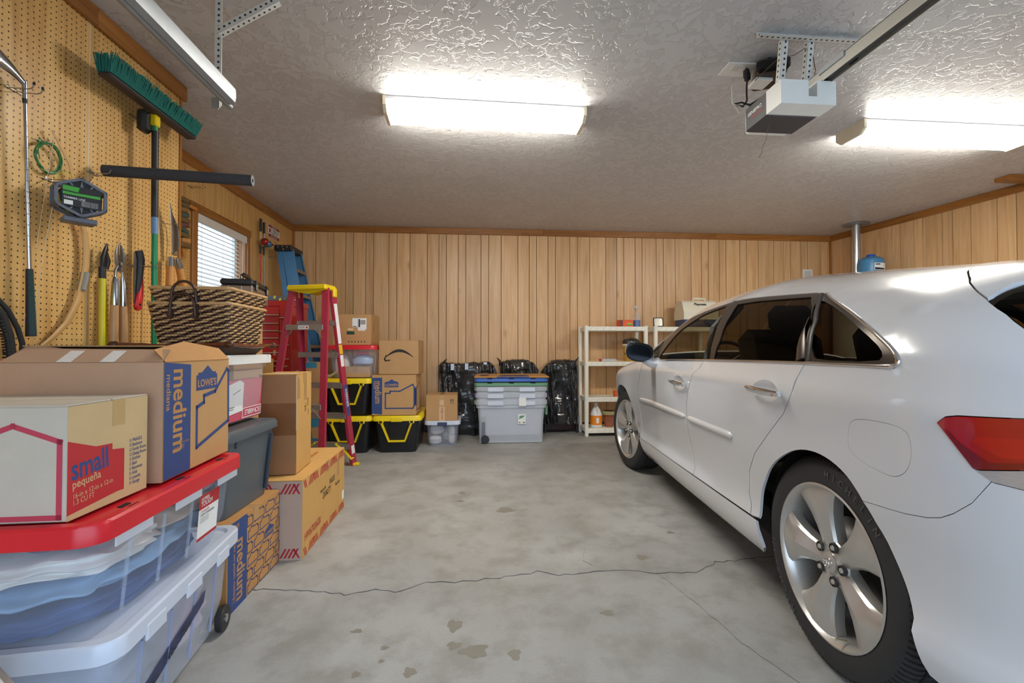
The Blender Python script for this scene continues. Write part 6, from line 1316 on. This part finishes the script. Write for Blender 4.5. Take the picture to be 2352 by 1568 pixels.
F = frame('top', (.9, .5, .0255)); decal(fb, F, [[(.30, .02), (.66, .02), (.64, .16), (.32, .16)], [(.06, .05), (.16, .05), (.18, .2), (.08, .2)]], INK_B); decal(fb, frame('front', (.9, .5, .02), .0006), [[(.27, .0), (.66, .0), (.66, .016), (.27, .016)]], INK_B)
# ---------------------------------------------------------------- black plastic bags over things along the back wall
def m_bag():
    t = NT('black_bin_bag'); v = t.tc('Object', (1, 1, .35)); a = t.noise(v, 14, 5, .6, 1.2); b = t.noise(t.tc('Object'), 40, 4, .6, 2.0)
    t.set(Base_Color=t.mix(a, (.008, .008, .009), (.022, .022, .025)), Roughness=.2, Coat_Weight=1.0, Coat_Roughness=.12); t.bump(t.math('ADD', a, t.math('MULTIPLY', b, .4)), 1.0, .02); return t.m
BAG = m_bag()
from mathutils import noise as _nz
def bag(label, x0, x1, y0, y1, z0, prof, seed, zc=.75, tuft=None):
    """draped bag: prof = list of (fraction, height) for the top outline"""
    rnd = random.Random(seed); o = thing('bin_bag', label, 'bag', ((x0+x1)/2, (y0+y1)/2, z0), 0, 'black bags along the back wall'); w = x1-x0; d = y1-y0
    ph = [rnd.uniform(0, 6) for _ in range(6)]
    def hgt(u): return lerp_tab(prof, u)-z0
    def fn(i, j):
        a = 2*PI*i; e = .45; ca, sa = math.cos(a), math.sin(a); cx = (abs(ca)**e)*(1 if ca > 0 else -1); sy = (abs(sa)**e)*(1 if sa > 0 else -1)
        t = j; top = t > .86; k = 1 if not top else math.sqrt(max(0, 1-((t-.86)/.14)**2))*.9+.1*(1-(t-.86)/.14)
        wid = 1-.05*math.sin(PI*t)+.03*math.sin(6*t+ph[0]); x = cx*w/2*wid; u = min(max(x/w+.5, 0), 1)
        fold = 1.7*(.011*math.sin(34*u+5*math.sin(3*t+ph[1])+ph[2])*(1-.4*t)+.007*math.sin(71*u+ph[3]+7*t)+.010*math.sin(9*t+7*u+ph[4]))
        y = sy*d/2*(.75+.25*(1-t))*k+(-fold if sa < 0 else 0); z = hgt(u)*(t if not top else .86+.14*math.sin((t-.86)/.14*PI/2))
        if sa < 0 or top:
            q = Vector((x*7+seed*5, z*3.2, seed)); c = _nz.fractal(q, .6, 2.1, 4)*.030+abs(_nz.noise(Vector((x*11, z*9, seed*2.3))))*-.022
            y -= c*(1 if not top else .4)
        return (x*(1 if not top else .985+.015*k), y, z+.004*math.sin(50*u+ph[5])*t)
    m = MB(); m.grid(fn, 200, 90, cu=True); m.build('bag_skin', BAG, o, 70)
    if tuft:
        for tx, tz, sgn in tuft: m = MB(); m.tube([(tx-o.location.x, -.02, tz-z0-.07), (tx-o.location.x+.01*sgn, -.03, tz-z0-.01), (tx-o.location.x+.05*sgn, -.03, tz-z0+.035)], [.05, .035, .008], 8, flat=(.5, 1)); m.build('gathered_corner', BAG, o, 60)
    return o
b1 = bag('leftmost black bag with silver tape pieces behind the small clear bin', -.50, .30, 6.04, 6.29, 0, [(0, .90), (.06, .965), (.2, .955), (.45, .945), (.6, .965), (.7, .955), (.8, .97), (.92, .94), (1, .80)], 1, tuft=[(-.43, .97, 1)])
SIL = pm('duct_tape', (170, 172, 176), .3, .5)
for x, z in ((.10, .90), (.285, .905), (.53, .945)): MB().box((x-.30, -.142, z-.0), (.045, .004, .085 if x < .4 else .03), .001).build('tape_piece', SIL, b1)
b2 = bag('middle black bag with arched top behind the nested totes', .32, .885, 6.05, 6.29, 0, [(0, .86), (.08, .97), (.3, .995), (.55, 1.0), (.78, .965), (.93, .88), (1, .76)], 2, tuft=[(.34, .985, -1)])
b3 = bag('rightmost black bag draped over a folding frame beside the white shelves', .895, 1.395, 6.03, 6.28, .13, [(0, .84), (.1, .92), (.35, .99), (.7, .995), (.92, .975), (1, .90)], 3, tuft=[(1.355, .985, 1)])
ff = thing('folded_chair', 'dark folding frame with black legs sticking out below the rightmost bag', 'chair', (1.14, 6.20, 0))
for x in (-.20, .235): MB().box((x, -.09, .30), (.024, .024, .60), .004).build('leg', BLK, ff)
MB().box((0, .03, .075), (.40, .10, .09), .006).build('crossbar', BASE, ff)
# ---------------------------------------------------------------- white plastic shelves
SHW = pm('ivory_plastic', (240, 237, 224), .4, var=.02)
def shelf_unit(label, x0, y0):
    o = thing('shelf_unit', label, 'shelves', (x0, y0, 0), 0, 'ivory plastic shelves'); W_, D_ = .84, .40
    for i, z in enumerate((.04, .445, .91, 1.37)):
        s = MB().box((W_/2, D_/2, z+.030), (W_-.03, D_-.02, .06), .006).build('shelf', SHW, o)
        MB().box((W_/2, .005, z+.030), (W_-.04, .008, .05), .002).build('shelf_lip', SHW, s)
        m = MB()
        for k in range(9): m.tube([(.06+k*.085, .0005, z+.012), (.10+k*.085, .0005, z+.048)], .0022, 4)
        q = m.build('lattice_relief', pm('ivory_relief', (206, 202, 184), .5), s); q['kind'] = 'stuff'
    for x in (.022, W_-.022):
        for y in (.022, D_-.022):
            for z0, z1 in ((0, .46), (.46, .92), (.92, 1.44)): MB().lathe([(.025, z0+.001), (.026, z0+.03), (.029, z1-.05), (.030, z1-.001)], 14, Matrix.Translation((x, y, 0))).build('post', SHW, o, 40)
    return o
shelf_unit('ivory plastic shelf unit beside the black bags, left of the car bonnet', 1.42, 5.815); shelf_unit('second ivory plastic shelf unit half hidden behind the car', 2.36, 5.84)
ob = carton('tea_box', 'orange printed box lying on the top shelf beside the spray bottle', (.185, .12, .092), (2.005, 5.99, 1.4315), R(4), pm('orange_card', (226, 92, 40), .5), 'y', False); decal(ob, frame('front', (.185, .12, .092)), [[(.0, .0), (.045, .0), (.045, .09), (.0, .09)]], pm('maroon_card', (120, 50, 44), .5), 'print_panel'); decal(ob, frame('front', (.185, .12, .092)), [[(.10, .02), (.18, .02), (.18, .04), (.10, .04)]], GRN, 'print_flash'); decal(ob, frame('front', (.185, .12, .092)), [[(.10, .042), (.17, .042), (.17, .05), (.10, .05)]], YEL, 'print_flash')
sy = thing('spray_bottle', 'clear spray bottle half full of blue liquid on the top shelf', 'bottle', (2.17, 5.98, 1.4315)); MB().lathe([(.001, 0), (.045, 0), (.05, .004), (.05, .11), (.042, .15), (.018, .19), (.014, .22)], 20, cap=False).build('bottle', clear_plastic('bottle_clear', (214, 224, 236), .18, .1), sy, 40); MB().lathe([(.001, .003), (.046, .003), (.047, .09), (.001, .09)], 20).build('blue_liquid', pm('blue_liquid', (30, 70, 150), .2), sy, 40)
MB().lathe([(.017, .215), (.018, .245), (.010, .26)], 14).build('collar', clear_plastic('bottle_clear', (214, 224, 236), .18, .1), sy); MB().box((-.012, 0, .272), (.06, .02, .028), .006).box((-.04, 0, .25), (.008, .012, .04), .002).build('trigger_head', CLEARF, sy)
mo = thing('vanity_mirror', 'small square mirror with dark rim standing on the second shelf unit', 'mirror', (2.455, 5.95, 1.4315), R(-10)); Mi = Matrix(((1, 0, 0, 0), (0, .2, -1, 0), (0, 1, .2, .065), (0, 0, 0, 1))); P = rrect(-.066, -.064, .066, .064, .02, 5); MB().prism(P, -.012, .002, Mi).build('rim', BLK, mo); MB().prism([(a*.80, c*.80) for a, c in P], .002, .004, Mi).build('glass', pm('vanity_glass', (190, 186, 172), .2, .4), mo)
tw = thing('waste_basket', 'woven straw waste basket with white liner and black bag on the middle shelf', 'waste basket', (2.10, 6.0, .971)); STRW = pm('straw_weave', (206, 158, 66), .6, var=.25, vs=70, bump=.9, bs=90, stretch=(1, 1, 2.5)); m = MB()
for k in range(17): m.lathe([(.093+.027*k/17-.004, .006+k*.0125-.006), (.093+.027*k/17+.003, .006+k*.0125), (.093+.027*k/17-.004, .006+k*.0125+.006)], 28, cap=False)
m.lathe([(.001, .0), (.092, .0), (.118, .21)], 28, cap=False); m.build('basket', STRW, tw, 60); MB().lathe([(.114, .205), (.118, .206), (.119, .23), (.114, .232)], 28, cap=False).build('liner', WHT, tw, 60)
for a in range(0, 200, 22): MB().box((0, 0, 0), (.018, .004, .014), .001, Matrix.Rotation(R(-160+a), 4, 'Z') @ Matrix.Translation((.109, 0, .10)) @ Matrix.Rotation(PI/2, 4, 'Z')).build('dark_weave', BLK, tw)
m = MB(); m.grid(lambda i, j: ((.112*math.cos(2*PI*i)*(1-.85*j**3))*(1+.06*math.sin(14*PI*i)), (.112*math.sin(2*PI*i)*(1-.85*j**3))*(1+.06*math.sin(14*PI*i)), .222+.095*j**.7+.012*math.sin(10*PI*i)*(1-j)), 40, 10, cu=True); m.build('bag_liner', BAG, tw, 60)
dw_ = thing('dowel', 'thin wooden dowel lying along the middle shelf', 'dowel', (1.72, 6.04, .9775)); MB().tube([(-.28, 0, 0), (.30, 0, .0)], .0065, 8).build('rod', pm('pale_wood', (222, 180, 112), .5), dw_, 60)
ct = thing('clear_case', 'shallow clear plastic case with red end on the middle shelf', 'case', (1.76, 5.93, .971)); MB().box((0, 0, .016), (.20, .10, .032), .006).build('case', CLEARF, ct); MB().box((-.105, 0, .018), (.02, .09, .03), .004).build('red_end', REDP, ct)
for k in (-.05, .0, .05): MB().tube([(k, -.03, .035), (k+.02, .03, .035)], .006, 6).build('spool_bar', WHT, ct)
ox = carton('small_box', 'small orange carton on the third shelf beside the car fender', (.08, .06, .075), (1.875, 5.93, .506), R(10), pm('orange_card', (226, 92, 40), .5), 'y', False)
jg = thing('bleach_jug', 'white plastic jug with orange label standing on the bottom shelf', 'jug', (1.60, 5.955, .101)); MB().lathe([(.001, 0), (.068, 0), (.077, .008), (.077, .17), (.070, .19), (.045, .25), (.022, .285), (.019, .29), (.019, .315)], 24, cap=False).build('body', pm('jug_white', (228, 228, 226), .4), jg, 40); MB().lathe([(.0235, .29), (.0235, .32), (.001, .321)], 18).build('cap', WHT, jg, 40); MB().lathe([(.078, .035), (.0782, .158)], 24, cap=False).build('label', pm('jug_orange', (240, 140, 26), .5), jg)
MB().tube([(.0, -.045, .285), (.0, -.068, .26), (.0, -.072, .22), (.0, -.065, .19)], .009, 8).build('handle', MATS['jug_white'], jg, 60); MB().box((0, -.079, .095), (.035, .002, .07)).build('label_panel', PAPER, jg)
pt = thing('flower_pot', 'stained terracotta flower pot beside the jug on the bottom shelf', 'pot', (1.785, 5.985, .101)); MB().lathe([(.001, 0), (.058, 0), (.076, .15), (.088, .152), (.092, .20), (.082, .20), (.074, .15), (.05, .02), (.001, .02)], 28, cap=False).build('pot', pm('terracotta', (152, 92, 66), .8, var=.35, vs=14), pt, 40); MB().lathe([(.0925, .165), (.0935, .205), (.082, .208)], 28, cap=False).build('mossy_rim', pm('moss_rim', (170, 166, 120), .8, var=.2), pt, 40)
co = thing('cooler', 'cream and navy picnic cooler on the second shelf unit', 'cooler', (3.02, 6.03, 1.4315)); CRM = pm('cooler_cream', (226, 218, 198), .4); Mc = Matrix(((0, 0, 1, 0), (1, 0, 0, 0), (0, 1, 0, 0), (0, 0, 0, 1)))
MB().box((0, .0, .10), (.46, .28, .20), .02).build('body', pm('cooler_navy', (52, 66, 112), .4), co); MB().prism([(-.15, .10), (-.155, .19), (-.10, .33), (-.06, .36), (.06, .36), (.10, .33), (.155, .19), (.15, .10)], -.24, .24, Mc).build('shell_lid', CRM, co, 20)
MB().box((.02, -.139, .22), (.30, .012, .10), .006, Matrix.Rotation(R(-20), 4, 'X') @ Matrix.Translation((0, -.055, .0))).build('navy_panel', MATS['cooler_navy'], co); MB().tube([(-.09, -.075, .355), (-.08, -.09, .385), (.08, -.09, .385), (.09, -.075, .355)], .014, 8).build('handle', CRM, co, 60)
letter(co, Matrix(((1, 0, 0, -.13), (0, .37, -1, -.118), (0, .93, .37, .292), (0, 0, 0, 1))), 'Playmate', .05, .0, .05, INK_K, 0, .95, .02, dz=.004)
# ---------------------------------------------------------------- right rear: heater, flue, tank, wall plate
wh = thing('water_heater', 'water heater hidden behind the car below the flue pipe', 'water heater', (5.02, 5.60, 0)); MB().lathe([(.26, 0), (.27, .02), (.27, 1.90), (.25, 1.97), (.001, 1.99)], 32).build('tank_body', pm('heater_white', (214, 212, 206), .4), wh, 40); MB().box((0, -.268, .5), (.16, .02, .2), .006).build('access_panel', GALV, wh)
fp = thing('flue_pipe', 'galvanised flue pipe with round ceiling flange in the back right corner', 'pipe', (5.06, 5.66, 1.985)); MB().lathe([(.05, 0), (.05, .805)], 28).build('pipe', pm('flue_zinc', (196, 198, 200), .25, .9, var=.12, vs=3), fp, 60); MB().lathe([(.052, .80), (.15, .802), (.152, .806), (.13, .812), (.052, .813)], 36).build('flange', GALV, fp, 40)
et = thing('expansion_tank', 'small blue pressure tank with white label behind the car roof', 'tank', (5.08, 5.46, 1.982)); BT = pm('tank_blue', (72, 138, 184), .35, var=.06); MB().lathe([(.10, 0), (.135, .02), (.142, .05), (.142, .26), (.132, .30), (.09, .33), (.001, .345)], 32).build('body', BT, et, 40); MB().lathe([(.1425, .085), (.1435, .09), (.1425, .095)], 32, cap=False).build('seam_band', BT, et, 60); MB().lathe([(.05, .335), (.05, .355), (.042, .368), (.001, .37)], 20).build('cap', pm('tank_cap_blue', (40, 88, 190), .35), et, 40)
m = MB(); m.grid(lambda i, j: (.1435*math.cos(R(-118+68*i)), .1435*math.sin(R(-118+68*i)), .15+.09*j), 12, 1); lab_ = m.build('label', PAPER, et); m = MB(); m.grid(lambda i, j: (.1440*math.cos(R(-116+50*i)), .1440*math.sin(R(-116+50*i)), .155+.03*j*(1-.5*i)), 12, 1); m.build('label_wave', INK_K, lab_); m = MB(); m.grid(lambda i, j: (.1440*math.cos(R(-114+22*i)), .1440*math.sin(R(-114+22*i)), .215+.014*j), 6, 1); m.build('label_print', INK_K, lab_)
wp = thing('wall_plate', 'square white wall plate on the back panelling above the car', 'switch', (4.86, BACK-.004, 2.228)); MB().box((0, 0, 0), (.15, .010, .15), .003).build('plate', WHT, wp); MB().box((0, -.007, 0), (.10, .006, .10), .002).build('inner_panel', pm('plate_grey', (200, 200, 196), .5), wp)
cb = thing('ceiling_block', 'stained wood block fixed to the ceiling at the right edge', 'wood block', (5.22, 3.97, H)); MB().box((0, 0, -.02), (.32, .14, .04), .004).build('block', TRIMX, cb); MB().cyl((-.12, 0, -.040), (-.12, 0, -.044), .006, seg=8).build('screw', STEEL, cb)
